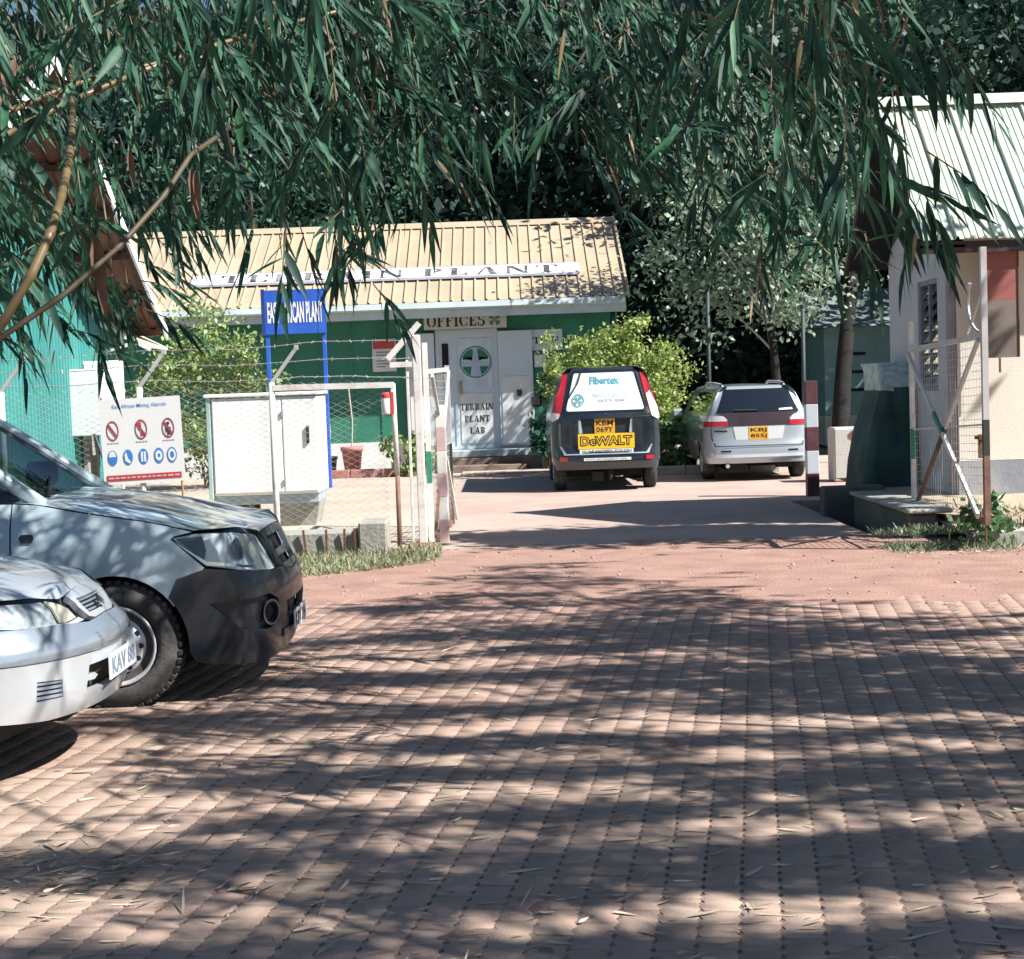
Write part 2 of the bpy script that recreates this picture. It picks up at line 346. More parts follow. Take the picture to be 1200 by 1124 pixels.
kb = thing('garden_kerb', 'low concrete garden kerb behind the black van beside leafy plants', 'kerb', (2.9, 28.4, 0))
for i in range(5): part(kb, 'kerb_stone', MB().box(1.95 + i * .55, 2.49 + i * .55, 28.3, 28.45, 0, .17, .015), m_kerb)
kb = thing('garden_kerb', 'red painted low kerb in front of the office flower bed', 'kerb', (-3.2, 31.2, 0))
for i in range(6): part(kb, 'kerb_stone', MB().box(-4.6 + i * .5, -4.12 + i * .5, 31.1, 31.28, 0, .16, .015), M('red_paint_kerb', (.36, .15, .13), .8, dirt=(.3, .22, .18), damt=.7))
# raised earth bed and kerb at the foot of the guard house
grid_struct('earth_bank', np.linspace(4.28, 12, 50), np.linspace(15.55, 21.5, 40), lambda x, y: min(.30, .12 + max(0, y - 15.6) * .085) + .02 * nz(x, y, 2, 4), M('bank_earth', (.42, .33, .24), .95, var=.2, vs_=2, bump=.5, bs=18, dirt=(.18, .2, .08), dsc=1.2, damt=.7))
kb = thing('roadside_kerb', 'broken pale concrete kerb in front of the cream guard house', 'kerb', (6.5, 15.5, 0))
for i in range(9): part(kb, 'kerb_stone', MB().box(4.35 + i * .8, 5.12 + i * .8 - rnd(0, .04), 15.38 + rnd(-.02, .02), 15.56, -.08, .15 + rnd(-.02, .02), .02), m_kerb)
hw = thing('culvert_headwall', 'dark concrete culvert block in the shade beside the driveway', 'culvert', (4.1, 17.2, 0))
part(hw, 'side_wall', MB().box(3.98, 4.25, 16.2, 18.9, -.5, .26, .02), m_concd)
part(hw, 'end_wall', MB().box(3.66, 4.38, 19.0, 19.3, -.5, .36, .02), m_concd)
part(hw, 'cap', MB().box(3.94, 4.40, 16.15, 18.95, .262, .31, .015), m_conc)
bb = thing('concrete_footing', 'low broken concrete plinth with rusty stubs at the foot of the chain link fence', 'plinth', (-1.9, 16.5, 0))
part(bb, 'block', MB().box(-2.62, -1.58, 16.35, 16.75, -.05, .27, .02), m_conc)
part(bb, 'block', MB().box(-1.57, -1.28, 16.30, 16.8, -.05, .36, .02), m_conc)
part(bb, 'block', MB().box(-5.4, -2.64, 16.6, 16.8, -.05, .2, .02), m_conc)
m_rust = M('rusty_steel', (.16, .075, .04), .8, var=.35, vs_=20, bump=.3, bs=90)
for x in (-2.35, -2.1, -1.9, -1.72, -1.6): part(bb, 'steel_stub', MB().bar((x, 16.335, 0), (x + rnd(-.04, .04), 16.31, .3), .022, .022), m_rust)

# ------------------------------------------------------------------ office building
m_green = M('green_boards', (.03, .20, .13), .55, var=.15, vs_=2, bump=.1, bs=12, dirt=(.05, .15, .11), dsc=1.5, damt=.6)
m_white = M('white_paint', (.74, .75, .75), .5, var=.05, vs_=2, bump=.08, bs=25, dirt=(.5, .47, .42), dsc=2.5, damt=.35)
m_cream = M('tan_roof_sheet', (.43, .355, .25), .5, var=.1, vs_=1.2, bump=.04, bs=8, dirt=(.42, .28, .15), dsc=1.1, damt=.55, island=.05)
m_gut = M('pale_blue_gutter', (.52, .60, .62), .5, var=.08, vs_=2, dirt=(.34, .38, .36), dsc=3, damt=.5)
m_black = M('black_paint', (.02, .02, .025), .6, var=.2)
m_dark = M('dark_interior', (.012, .012, .014), .9)
of = thing('office_building', 'long green site office with tan ribbed metal roof and pale gutter', 'building', (-3, 36, 0))
part(of, 'wall', MB().box(-9.3, 2.1, 33, 39, .62, 3.36), m_green)
part(of, 'skirting', MB().box(-9.32, 2.12, 32.98, 39.02, -.1, .615), m_white)
for i in range(20):
    x = -9.2 + i * .6
    if not (-2.1 < x < .6): part(of, 'cover_strip', MB().box(x, x + .05, 32.98, 32.999, .64, 3.3), m_green)
part(of, 'gable', MB().prism([(2.1, 33, 3.36), (2.1, 36, 5.1), (2.1, 39, 3.36)], (-.05, 0, 0)), m_green)
dv = Vector((0, 36.02 - 32.25, 5.24 - 3.37)); hv = Vector((0, -dv.z, dv.y)).normalized()
rib = []
for k in range(3): rib += [(k * .2335, 0), (k * .2335 + .012, .034), (k * .2335 + .036, .034), (k * .2335 + .048, 0)]
rib.append((.7005, 0))
for i in range(16):
    x = 2.40 - .7005 * (i + 1)
    part(of, 'roof_sheet', MB().sheet(rib, (x, 32.25, 3.37 + .004 * (i % 2)), X_, hv, dv, .004), m_cream)
b = MB(); dv2 = Vector((0, -3.6, 1.87)); hv2 = Vector((0, 1.87, 3.6)).normalized()
b.sheet([(0, 0), (11.2, 0)], (-8.8, 39.6, 3.37), X_, hv2, dv2, .004); part(of, 'rear_roof', b, m_cream)
part(of, 'ridge_cap', MB().prism([(2.42, 35.8, 5.17), (2.42, 36.03, 5.31), (2.42, 36.26, 5.17), (2.42, 36.03, 5.27)], (-11.3, 0, 0)), m_cream)
part(of, 'verge_flashing', MB().prism([(2.41, 32.22, 3.33), (2.41, 32.22, 3.43), (2.41, 36.02, 5.31), (2.41, 36.02, 5.2)], (.05, 0, 0)), m_cream)
for i in range(5):
    x0 = 2.36 - 2.25 * (i + 1); part(of, 'gutter', MB().prism([(x0, 32.27, 3.36), (x0, 32.13, 3.36), (x0, 32.11, 3.25), (x0, 32.25, 3.22)], (2.235, 0, 0)), m_gut)
part(of, 'fascia', MB().box(-8.8, 2.38, 32.275, 32.305, 3.06, 3.355), m_gut)
part(of, 'soffit', MB().box(-8.8, 2.3, 32.31, 32.99, 3.12, 3.14), M('soffit_board', (.25, .3, .27), .8))
# entrance
m_pale = M('pale_door', (.62, .69, .74), .45, var=.05, vs_=2, dirt=(.48, .52, .55), dsc=2, damt=.4)
part(of, 'door_frame', MB().box(-1.46, -.2, 32.93, 32.985, .41, .47).box(-1.46, -.2, 32.93, 32.985, 2.72, 2.84).box(-1.46, -1.39, 32.93, 32.985, .471, 2.719).box(-1.09, -1.04, 32.93, 32.985, .471, 2.719).box(-.27, -.2, 32.93, 32.985, .471, 2.719), m_pale)
dr = part(of, 'door', MB().box(-1.038, -.272, 32.945, 32.975, .472, 2.718), m_pale)
part(dr, 'panel', MB().box(-.99, -.32, 32.93, 32.944, 1.62, 2.66, .008), M('door_panel_blue', (.58, .66, .74), .4))
part(dr, 'panel', MB().box(-.99, -.32, 32.93, 32.944, .52, 1.54, .008), m_white)
part(dr, 'handle', MB().box(-1.0, -.95, 32.89, 32.928, 1.52, 1.8, .01), M('brass_plate', (.35, .33, .12), .4, .8))
part(dr, 'lettering', stencil_mb('TERRAIN', .66, .13, (-.99, 32.925, 1.20), X_, Z_), m_black)
part(dr, 'lettering', stencil_mb('PLANT', .50, .13, (-.91, 32.925, .96), X_, Z_), m_black)
part(dr, 'lettering', stencil_mb('LAB', .30, .13, (-.81, 32.925, .72), X_, Z_), m_black)
m_logo = M('logo_green', (.02, .17, .085), .5); m_logb = M('logo_blue_grey', (.42, .52, .62), .5); m_ring = M('logo_ring', (.1, .2, .26), .5)
ce = (-.655, 32.924, 2.17)
part(dr, 'emblem_ring', disc_mb(ce, X_, Z_, .325, .295, n=40), m_ring)
b = MB()
for a0, a1 in ((20, 78), (102, 160)): b_ = disc_mb(ce, X_, Z_, .28, .0, a0, a1, 12); b.add(b_.v, b_.f)
for a0, a1 in ((195, 250), (290, 345)): b_ = disc_mb(ce, X_, Z_, .28, .0, a0, a1, 12); b.add(b_.v, b_.f)
b.add([(ce[0] + .045, ce[1], ce[2] + .05), (ce[0] + .26, ce[1], ce[2] + .05), (ce[0] + .26, ce[1], ce[2] + .1), (ce[0] + .05, ce[1], ce[2] + .1)], [(0, 1, 2, 3)])
b.add([(ce[0] - .045, ce[1], ce[2] + .05), (ce[0] - .26, ce[1], ce[2] + .05), (ce[0] - .26, ce[1], ce[2] + .1), (ce[0] - .05, ce[1], ce[2] + .1)], [(3, 2, 1, 0)])
part(dr, 'emblem', b, m_logo)
part(dr, 'emblem_road', MB().add([(ce[0] - .11, 32.921, 1.9), (ce[0] + .11, 32.921, 1.9), (ce[0] + .035, 32.921, 2.44), (ce[0] - .035, 32.921, 2.44)], [(0, 1, 2, 3)]).add([(ce[0] - .28, 32.919, 2.08), (ce[0] + .28, 32.919, 2.08), (ce[0] + .28, 32.919, 2.18), (ce[0] - .28, 32.919, 2.18)], [(0, 1, 2, 3)]), m_logb)
sl = part(of, 'side_light', MB().box(-1.388, -1.092, 32.95, 32.97, .472, 2.718), m_pale)
part(sl, 'pane', MB().box(-1.33, -1.20, 32.93, 32.949, 1.62, 2.56), m_dark)
pn = part(of, 'door_leaf', MB().box(-.195, .50, 32.86, 32.90, .47, 2.78, .006), m_pale, label='pale outer door leaf folded open against the wall')
part(pn, 'panel', MB().box(-.14, .45, 32.845, 32.859, .5, 1.86, .006), m_white)  # white up to the eave's shadow edge: sunlit part put into colour
pl_ = part(of, 'door_leaf', MB().box(-2.06, -1.48, 32.86, 32.90, .47, 2.78, .006), m_pale, label='pale outer door leaf on the left of the entrance')
part(pl_, 'panel', MB().box(-2.0, -1.54, 32.845, 32.859, .5, 1.86, .006), m_white)  # white lower part again carries the sunlight in its colour
part(pn, 'latch', MB().box(.16, .26, 32.81, 32.844, 1.45, 1.58, .008), m_black)
part(of, 'doorstep', MB().box(-1.6, .75, 32.3, 32.92, .27, .405, .01), m_gut)
part(of, 'step', MB().box(-1.5, .6, 31.95, 32.295, 0, .26, .015), M('brick_step', (.2, .15, .12), .9, var=.3, vs_=4, bump=.4, bs=30))
part(of, 'step', MB().box(-1.4, .3, 31.6, 31.945, 0, .14, .015), M('brick_step'))
# signs fixed to the office
sg = thing('roof_banner', 'long white roof banner with stencilled words above the office gutter', 'banner sign', (-2.4, 34, 4))
u = Vector((1, 0, 0)); vdir = dv.normalized(); q0 = Vector((-6.42, 32.25, 3.37)) + vdir * 1.08 + hv * .075
bo = MB().prism([q0, q0 + u * 7.95, q0 + u * 7.95 + vdir * .54, q0 + vdir * .54], -hv * .02)
part(sg, 'board', bo, M('white_banner', (.78, .79, .82), .45, var=.04))
part(sg, 'border', MB().bar(q0 - hv * .01, q0 + u * 7.95 - hv * .01, .03, .05).bar(q0 + vdir * .54 - hv * .01, q0 + u * 7.95 + vdir * .54 - hv * .01, .03, .05), M('banner_edge', (.45, .47, .55), .5))
stencil_parts(sg, 'TERRAIN PLANT', 6.9, .40, q0 + u * .6 + vdir * .07 + hv * .004, u, vdir, M('faded_letters', (.07, .06, .065), .7, var=.5, vs_=5, dirt=(.62, .6, .58), dsc=2.2, damt=.6), .2)
sg = thing('office_sign', 'white OFFICES sign board with round green logo under the eave', 'sign', (-.8, 32.7, 3))
part(sg, 'board', MB().box(-1.66, .0, 32.66, 32.69, 2.84, 3.17), M('sign_cream', (.60, .60, .54), .6, var=.06, dirt=(.4, .4, .36), damt=.4))
stencil_parts(sg, 'OFFICES', 1.17, .23, (-1.60, 32.655, 2.89), X_, Z_, m_black, .1)
ce = (-.24, 32.653, 3.0); b = MB()
for a0, a1 in ((15, 75), (105, 165), (195, 250), (290, 345)): b_ = disc_mb(ce, X_, Z_, .125, 0, a0, a1, 10); b.add(b_.v, b_.f)
part(sg, 'emblem', b, M('logo_olive', (.1, .19, .1), .5))
sg = thing('reception_sign', 'white reception sign half hidden behind the folded door leaf', 'sign', (.4, 32.97, 2.5))
part(sg, 'board', MB().box(-.19, 1.12, 32.96, 32.978, 2.36, 2.78), m_pale)
part(sg, 'lettering', stencil_mb('RECEPTION', 1.18, .13, (-.14, 32.955, 2.5), X_, Z_), m_black)
sg = thing('meter_box', 'small pale wall box under the reception sign', 'box', (.66, 32.9, 2))
part(sg, 'case', MB().box(.53, .78, 32.9, 32.979, 2.02, 2.28, .01), m_pale)
part(sg, 'lid', MB().box(.55, .76, 32.885, 32.899, 2.04, 2.26, .005), m_white)
sg = thing('notice_board', 'white notice with red heading on the green office wall', 'notice', (-2.5, 32.95, 2.4))
part(sg, 'board', MB().box(-2.74, -2.26, 32.94, 32.968, 2.04, 2.70), M('notice_white', (.7, .68, .66), .5))
part(sg, 'heading', MB().box(-2.72, -2.28, 32.93, 32.939, 2.50, 2.68), M('notice_red', (.5, .06, .06), .5))
b = MB()
for i, w_ in enumerate((.3, .25, .32, .2, .28, .18)): b.box(-2.66, -2.66 + w_, 32.934, 32.939, 2.42 - i * .058, 2.442 - i * .058)
part(sg, 'print', b, M('print_grey', (.2, .2, .22), .7))

# ------------------------------------------------------------------ guard house on the right
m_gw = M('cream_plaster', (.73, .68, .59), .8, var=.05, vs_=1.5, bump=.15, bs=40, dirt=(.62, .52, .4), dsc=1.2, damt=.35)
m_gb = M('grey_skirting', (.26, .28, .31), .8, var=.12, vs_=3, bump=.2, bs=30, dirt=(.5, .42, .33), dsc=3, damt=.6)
m_groof = M('pale_green_roof_sheet', (.46, .54, .46), .45, var=.07, vs_=1.2, dirt=(.5, .44, .27), dsc=.9, damt=.5, island=.04)
gh = thing('guard_house', 'cream guard house with pale green ribbed roof beside the right gate leaf', 'building', (6.5, 19.3, 0))
part(gh, 'front_wall', MB().box(4.93, 10.5, 17.8, 17.98, .68, 3.14), m_gw)
part(gh, 'front_skirting', MB().box(4.91, 10.5, 17.785, 17.98, .1, .675), m_gb)
m_gs = M('shaded_plaster', (.52, .52, .54), .85, var=.06, vs_=2, bump=.15, bs=40)  # greyer copy of the wall plaster: the side's shade is in the colour
# the side wall has a window opening
b = MB(); wy0, wy1, wz0, wz1 = 18.62, 19.5, 1.45, 2.74
for y0, y1, z0, z1 in ((17.985, wy0, .1, 3.14), (wy1, 20.95, .1, 3.14), (wy0, wy1, .1, wz0), (wy0, wy1, wz1, 3.14)): b.box(4.93, 5.08, y0, y1, z0, z1)
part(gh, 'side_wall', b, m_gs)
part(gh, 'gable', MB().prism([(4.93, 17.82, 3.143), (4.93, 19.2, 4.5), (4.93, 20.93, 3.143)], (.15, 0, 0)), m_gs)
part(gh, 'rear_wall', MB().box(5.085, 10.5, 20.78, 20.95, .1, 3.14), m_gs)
wn_ = part(gh, 'window', MB().box(4.95, 4.99, wy0, wy0 + .05, wz0, wz1).box(4.95, 4.99, wy1 - .05, wy1, wz0, wz1).box(4.95, 4.99, wy0 + .051, wy1 - .051, wz1 - .05, wz1).box(4.95, 4.99, wy0 + .051, wy1 - .051, wz0, wz0 + .05).box(4.95, 4.99, 19.04, 19.08, wz0 + .051, wz1 - .051), M('window_steel', (.2, .22, .25), .5))
m_pane = glass('window_glass', (.5, .62, .66), .35)
for i in range(9):
    z = wz0 + .06 + i * .128
    part(wn_, 'pane', MB().add([(4.96, wy0 + .055, z), (4.96, 19.035, z), (5.0, 19.035, z + .12), (5.0, wy0 + .055, z + .12)], [(0, 1, 2, 3)]).add([(4.96, 19.085, z), (4.96, wy1 - .055, z), (5.0, wy1 - .055, z + .12), (5.0, 19.085, z + .12)], [(0, 1, 2, 3)]), m_pane)
part(wn_, 'curtain', MB().add([(5.1, wy0, wz0), (5.1, wy1, wz0), (5.1, wy1, wz1), (5.1, wy0, wz1)], [(0, 1, 2, 3)]), M('curtain_teal', (.1, .2, .22), .8, var=.5, vs_=6))
part(gh, 'corner_board', MB().box(4.86, 4.925, 17.86, 18.0, .4, 3.1), M('purple_grey_board', (.30, .24, .27), .7, dirt=(.45, .43, .45), damt=.5))
gv = Vector((0, 19.2 - 17.38, 4.83 - 3.07)); gh_ = Vector((0, -gv.z, gv.y)).normalized()
pr = [(0, 0), (.010, .036), (.034, .036), (.044, 0)]
for k in range(1, 5): pr += [(.044 + k * .073 - .02, 0), (.044 + k * .073 - .013, .011), (.044 + k * .073 + .004, .011), (.044 + k * .073 + .011, 0)]
pr.append((.412, 0))
for i in range(15): part(gh, 'roof_sheet', MB().sheet(pr, (4.40 + i * .412, 17.38, 3.07 + .004 * (i % 2)), X_, gh_, gv, .004), m_groof)
part(gh, 'rear_roof', MB().sheet([(0, 0), (6.2, 0)], (4.4, 21.1, 3.09), X_, Vector((0, 1.8, 2.1)).normalized(), (0, -1.9, 1.74), .004), m_groof)
part(gh, 'ridge_cap', MB().prism([(4.38, 19.03, 4.76), (4.38, 19.2, 4.9), (4.38, 19.37, 4.76), (4.38, 19.2, 4.86)], (6.2, 0, 0)), m_groof)
part(gh, 'soffit', MB().prism([(4.42, 17.42, 3.02), (4.42, 19.2, 4.72), (4.42, 21.0, 3.03), (4.42, 21.0, 3.0), (4.42, 19.2, 4.69), (4.42, 17.42, 2.99)], (.5, 0, 0)), M('soffit_shade', (.014, .015, .016), .85))  # near-black sheet added, shade under the overhang put into its colour
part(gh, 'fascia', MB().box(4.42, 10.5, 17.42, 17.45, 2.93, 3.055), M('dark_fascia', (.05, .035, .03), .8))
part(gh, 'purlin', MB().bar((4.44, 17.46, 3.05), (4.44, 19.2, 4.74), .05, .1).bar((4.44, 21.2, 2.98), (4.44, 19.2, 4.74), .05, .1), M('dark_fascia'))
sh = part(gh, 'shutter', MB().box(5.12, 5.50, 17.50, 17.53, 2.42, 3.05), M('red_oxide', (.30, .10, .085), .65, var=.12, vs_=3, dirt=(.2, .08, .07), damt=.5), label='rust red metal shutter hanging under the eave')
part(sh, 'lower_panel', MB().box(5.125, 5.495, 17.50, 17.53, 1.80, 2.418), M('bare_brown_steel', (.20, .165, .14), .6, .2, var=.25, vs_=4))
part(sh, 'edge', MB().box(5.10, 5.118, 17.48, 17.54, 1.8, 3.05).box(5.502, 5.515, 17.49, 17.54, 1.8, 3.05), M('edge_brown', (.1, .06, .05), .6))
part(sh, 'bolt', MB().box(5.29, 5.31, 17.50, 17.52, 1.64, 1.799), m_rust)

# ------------------------------------------------------------------ teal shed on the left (gable wall faces right)
m_teal = M('teal_cladding', (.05, .265, .245), .5, var=.1, vs_=1.5, dirt=(.10, .30, .28), dsc=1, damt=.4, island=.04)
sd = thing('shed', 'teal corrugated shed with brown roof underside and white barge board', 'shed', (-8, 21, 0))
SX = -5.95
pr = []; w_ = .0
for k in range(5): pr += [(k * .14, 0), (k * .14 + .012, .045), (k * .14 + .07, .045), (k * .14 + .082, 0)]
pr.append((.70, 0))
def zroof(y): return 2.86 + (24.0 - y) * .545 if y > 18.9 else 2.86 + (24 - 18.9) * .545 - (18.9 - y) * .545
for i in range(16):
    y0 = 24.55 - .70 * (i + 1)
    o = MB(); n = len(pr); a = []
    for p, q in pr:
        y = y0 + p; a += [(SX + q, y, 0), (SX + q, y, max(.5, zroof(y) - .05))]
    o.add(a, [(2 * j, 2 * j + 2, 2 * j + 3, 2 * j + 1) for j in range(n - 1)])
    part(sd, 'wall_sheet', o, m_teal)
part(sd, 'rear_wall', MB().box(-13, SX - .02, 24.5, 24.55, 0, 2.6), m_teal)
part(sd, 'corner_post', MB().box(SX - .02, SX + .06, 24.56, 24.63, 0, 2.9), m_white)
m_soff = M('rusty_roof_sheet', (.14, .06, .04), .75, var=.35, vs_=2, bump=.1, bs=10)
b = MB(); pr2 = []
for k in range(44): pr2 += [(k * .19, 0), (k * .19 + .04, .03), (k * .19 + .08, .03), (k * .19 + .12, 0)]
part(sd, 'roof', b.sheet(pr2, (-5.12, 24.35, zroof(24.35)), -X_, Vector((0, .545, 1)).normalized(), (0, -5.45, 5.45 * .545), .006), m_soff)
part(sd, 'roof', MB().sheet(pr2, (-5.12, 13.5, zroof(13.5)), -X_, Vector((0, -.545, 1)).normalized(), (0, 5.4, 5.4 * .545), .006), m_soff)
for k in range(6):
    y = 24.25 - k * .9; part(sd, 'purlin', MB().box(-9, -5.16, y - .04, y + .04, zroof(y) - .12, zroof(y) - .03), M('rafter_brown', (.11, .05, .035), .8, var=.3))
part(sd, 'barge_board', MB().prism([(-5.11, 24.4, zroof(24.4) - .11), (-5.11, 24.4, zroof(24.4) + .06), (-5.11, 18.9, zroof(18.9) + .06), (-5.11, 18.9, zroof(18.9) - .11)], (.035, 0, 0)), m_white)
part(sd, 'barge_board', MB().prism([(-5.11, 13.4, zroof(13.4) - .11), (-5.11, 13.4, zroof(13.4) + .06), (-5.11, 18.88, zroof(18.88) + .06), (-5.11, 18.88, zroof(18.88) - .11)], (.035, 0, 0)), m_white)
aw = part(sd, 'awning', MB().prism([(-6.0, 23.6, 2.84), (-5.15, 23.6, 2.40), (-5.15, 24.7, 2.40), (-6.0, 24.7, 2.84)], (0, 0, .03)), M('awning_sheet', (.62, .55, .4), .6))
part(aw, 'brace', MB().bar((-5.95, 23.62, 2.35), (-5.35, 23.62, 2.5), .05, .05).bar((-5.95, 23.62, 2.80), (-5.17, 23.62, 2.385), .05, .06).bar((-5.95, 24.6, 2.80), (-5.17, 24.6, 2.385), .05, .06), m_white)
part(aw, 'post', MB().box(-6.0, -5.92, 23.58, 23.66, 1.9, 2.85), m_white)

# pale teal store far behind on the right
st = thing('store_building', 'small pale teal store far behind the dark tree trunk', 'building', (8.5, 38, 0))
part(st, 'wall', MB().box(7.4, 11, 38, 41, .7, 2.75), M('pale_teal_wall', (.24, .40, .40), .7, var=.1))
part(st, 'skirting', MB().box(7.38, 11, 37.98, 41, 0, .695), M('store_white', (.6, .58, .52), .8))
part(st, 'roof', MB().prism([(7.1, 37.6, 2.75), (7.1, 41.4, 2.75), (7.1, 39.5, 3.7)], (4.2, 0, 0)), M('store_roof', (.2, .24, .24), .7))
for i in range(3): part(st, 'vent_slot', MB().box(7.95, 8.35, 37.96, 37.995, 1.25 + i * .42, 1.32 + i * .42), m_dark)
cb = thing('concrete_block', 'white concrete block with red spots behind the striped post', 'block', (5.25, 25.2, 0))
part(cb, 'block', MB().box(4.98, 5.6, 25.0, 25.5, .01, .85, .03), M('block_whitewash', (.5, .49, .45), .85, var=.12, vs_=4, bump=.3, bs=30, dirt=(.3, .26, .2), dsc=4, damt=.6))
part(cb, 'spot', MB().lathe([(0, 0), (.06, 0), (.055, .02)], (5.28, 24.985, .74), 'y', 10), M('spot_red', (.3, .05, .04), .7))
# ------------------------------------------------------------------ vehicles
class Shell:
    """body skin: a plan outline (front centre -> side -> rear centre) pulled in with height by front, side and rear profiles"""
    def __init__(s, xr, xf, w, ar, af, nr, nf, dr, df, ds):
        s.t = (np.array(dr).T, np.array(df).T, np.array(ds).T); P = []
        th = np.linspace(0, math.pi / 2, 80)
        for t in th: P.append((xf - af + af * max(0, math.cos(t)) ** (2 / nf), w * math.sin(t) ** (2 / nf)))
        for k in range(1, 60): P.append((xf - af + (xr + ar - xf + af) * k / 60, w))
        for t in th[::-1]: P.append((xr + ar - ar * max(0, math.cos(t)) ** (2 / nr), w * math.sin(t) ** (2 / nr)))
        P = np.array(P); seg = np.r_[True, np.hypot(*np.diff(P, axis=0).T) > 1e-7]; P = P[seg]
        s.S = np.r_[0, np.cumsum(np.hypot(*np.diff(P, axis=0).T))]; s.P = P; s.T = s.S[-1]
        d = np.gradient(P, s.S, axis=0); N = np.column_stack([d[:, 1], -d[:, 0]]); s.N = N / np.hypot(*N.T)[:, None]
        s.mid = len(P) // 2
    def sf(s, y): return float(np.interp(y, s.P[:s.mid, 1], s.S[:s.mid]))
    def sx(s, x): return float(np.interp(-x, -s.P[:, 0], s.S))
    def sr(s, y): i = s.mid; return s.T - float(np.interp(y, s.P[i:, 1][::-1], (s.T - s.S[i:])[::-1]))
    def at(s, c, z, rear=False):
        g = 1 if c >= 0 else -1; c = abs(c); q = s.T - c if rear else c
        x, y = np.interp(q, s.S, s.P[:, 0]), np.interp(q, s.S, s.P[:, 1]); nx, ny = np.interp(q, s.S, s.N[:, 0]), np.interp(q, s.S, s.N[:, 1])
        L = math.hypot(nx, ny) or 1; nx, ny = nx / L, ny / L
        e = s.t[1] if nx > 0 else s.t[0]
        o = nx * nx * np.interp(z, e[0], e[1]) + ny * ny * np.interp(z, s.t[2][0], s.t[2][1])
        return Vector((x - nx * o, g * (y - ny * o), z))
    def nrm(s, c, z, rear):
        h = .012; a = s.at(c + h, z, rear) - s.at(c - h, z, rear); b = s.at(c, z + h, rear) - s.at(c, z - h, rear)
        n = a.cross(b); n.normalize(); p = s.at(c, z, rear)
        mx = (s.P[0, 0] + s.P[-1, 0]) / 2
        ref = Vector((p.x - mx if abs(p.x - mx) > 1.2 else 0, p.y, 0))
        return n if n.dot(ref) >= 0 else -n
    def patch(s, par, name, poly, mat, off=0., step=.05, rim=.02, rear=False, holes=(), smooth=True, depth=0., label=None, fn=None):
        """a piece of skin cut out along poly (outline distance, height); rim turns its edge inwards"""
        pts, edges, hol = [], [], []
        for lp in [poly] + list(holes):
            ring = []
            for i in range(len(lp)):
                a, b = Vector(lp[i]), Vector(lp[(i + 1) % len(lp)]); k = max(1, int((b - a).length / step + .5))
                ring += [a + (b - a) * j / k for j in range(k)]
            o = len(pts); pts += ring; edges += [(o + i, o + (i + 1) % len(ring)) for i in range(len(ring))]; hol.append(ring)
        P0 = np.array([p[:] for p in hol[0]]); lo, hi = P0.min(0), P0.max(0)
        def inside(p, ring):
            c = False; n = len(ring)
            for i in range(n):
                a, b = ring[i], ring[i - 1]
                if (a[1] > p[1]) != (b[1] > p[1]) and p[0] < (b[0] - a[0]) * (p[1] - a[1]) / (b[1] - a[1]) + a[0]: c = not c
            return c
        A = np.array([p[:] for p in pts])
        for x in np.arange(lo[0] + step / 2, hi[0], step):
            for z in np.arange(lo[1] + step / 2, hi[1], step):
                if inside((x, z), hol[0]) and not any(inside((x, z), h) for h in hol[1:]) and np.min(np.abs(A - (x, z)).max(1)) > step * .38: pts.append(Vector((x, z)))
        r = delaunay_2d_cdt(pts, edges, [], 1, 1e-5); V2d, F = r[0], r[2]
        F = [f for f in F if not any(inside(sum((V2d[i] for i in f), Vector((0, 0))) / len(f), h) for h in hol[1:])]
        W, NN = [], []
        for p in V2d:
            n = s.nrm(p[0], p[1], rear); e = off + (fn(p[0], p[1]) if fn else 0); NN.append(n); W.append(s.at(p[0], p[1], rear) + n * e)
        f0 = F[0]; nn = (W[f0[1]] - W[f0[0]]).cross(W[f0[2]] - W[f0[0]])
        if nn.dot(NN[f0[0]]) < 0: F = [tuple(f[::-1]) for f in F]
        mb = MB().add(W, F)
        if rim:
            cnt = {}
            for f in F:
                for i in range(len(f)):
                    k = (f[i], f[(i + 1) % len(f)]); cnt[k] = 1
            bd = [k for k in cnt if (k[1], k[0]) not in cnt]
            for a, b in bd:
                mb.add([W[a], W[b], W[b] - NN[b] * rim, W[a] - NN[a] * rim], [(1, 0, 3, 2)])
        return part(par, name, mb, mat, smooth, local=True, label=label)

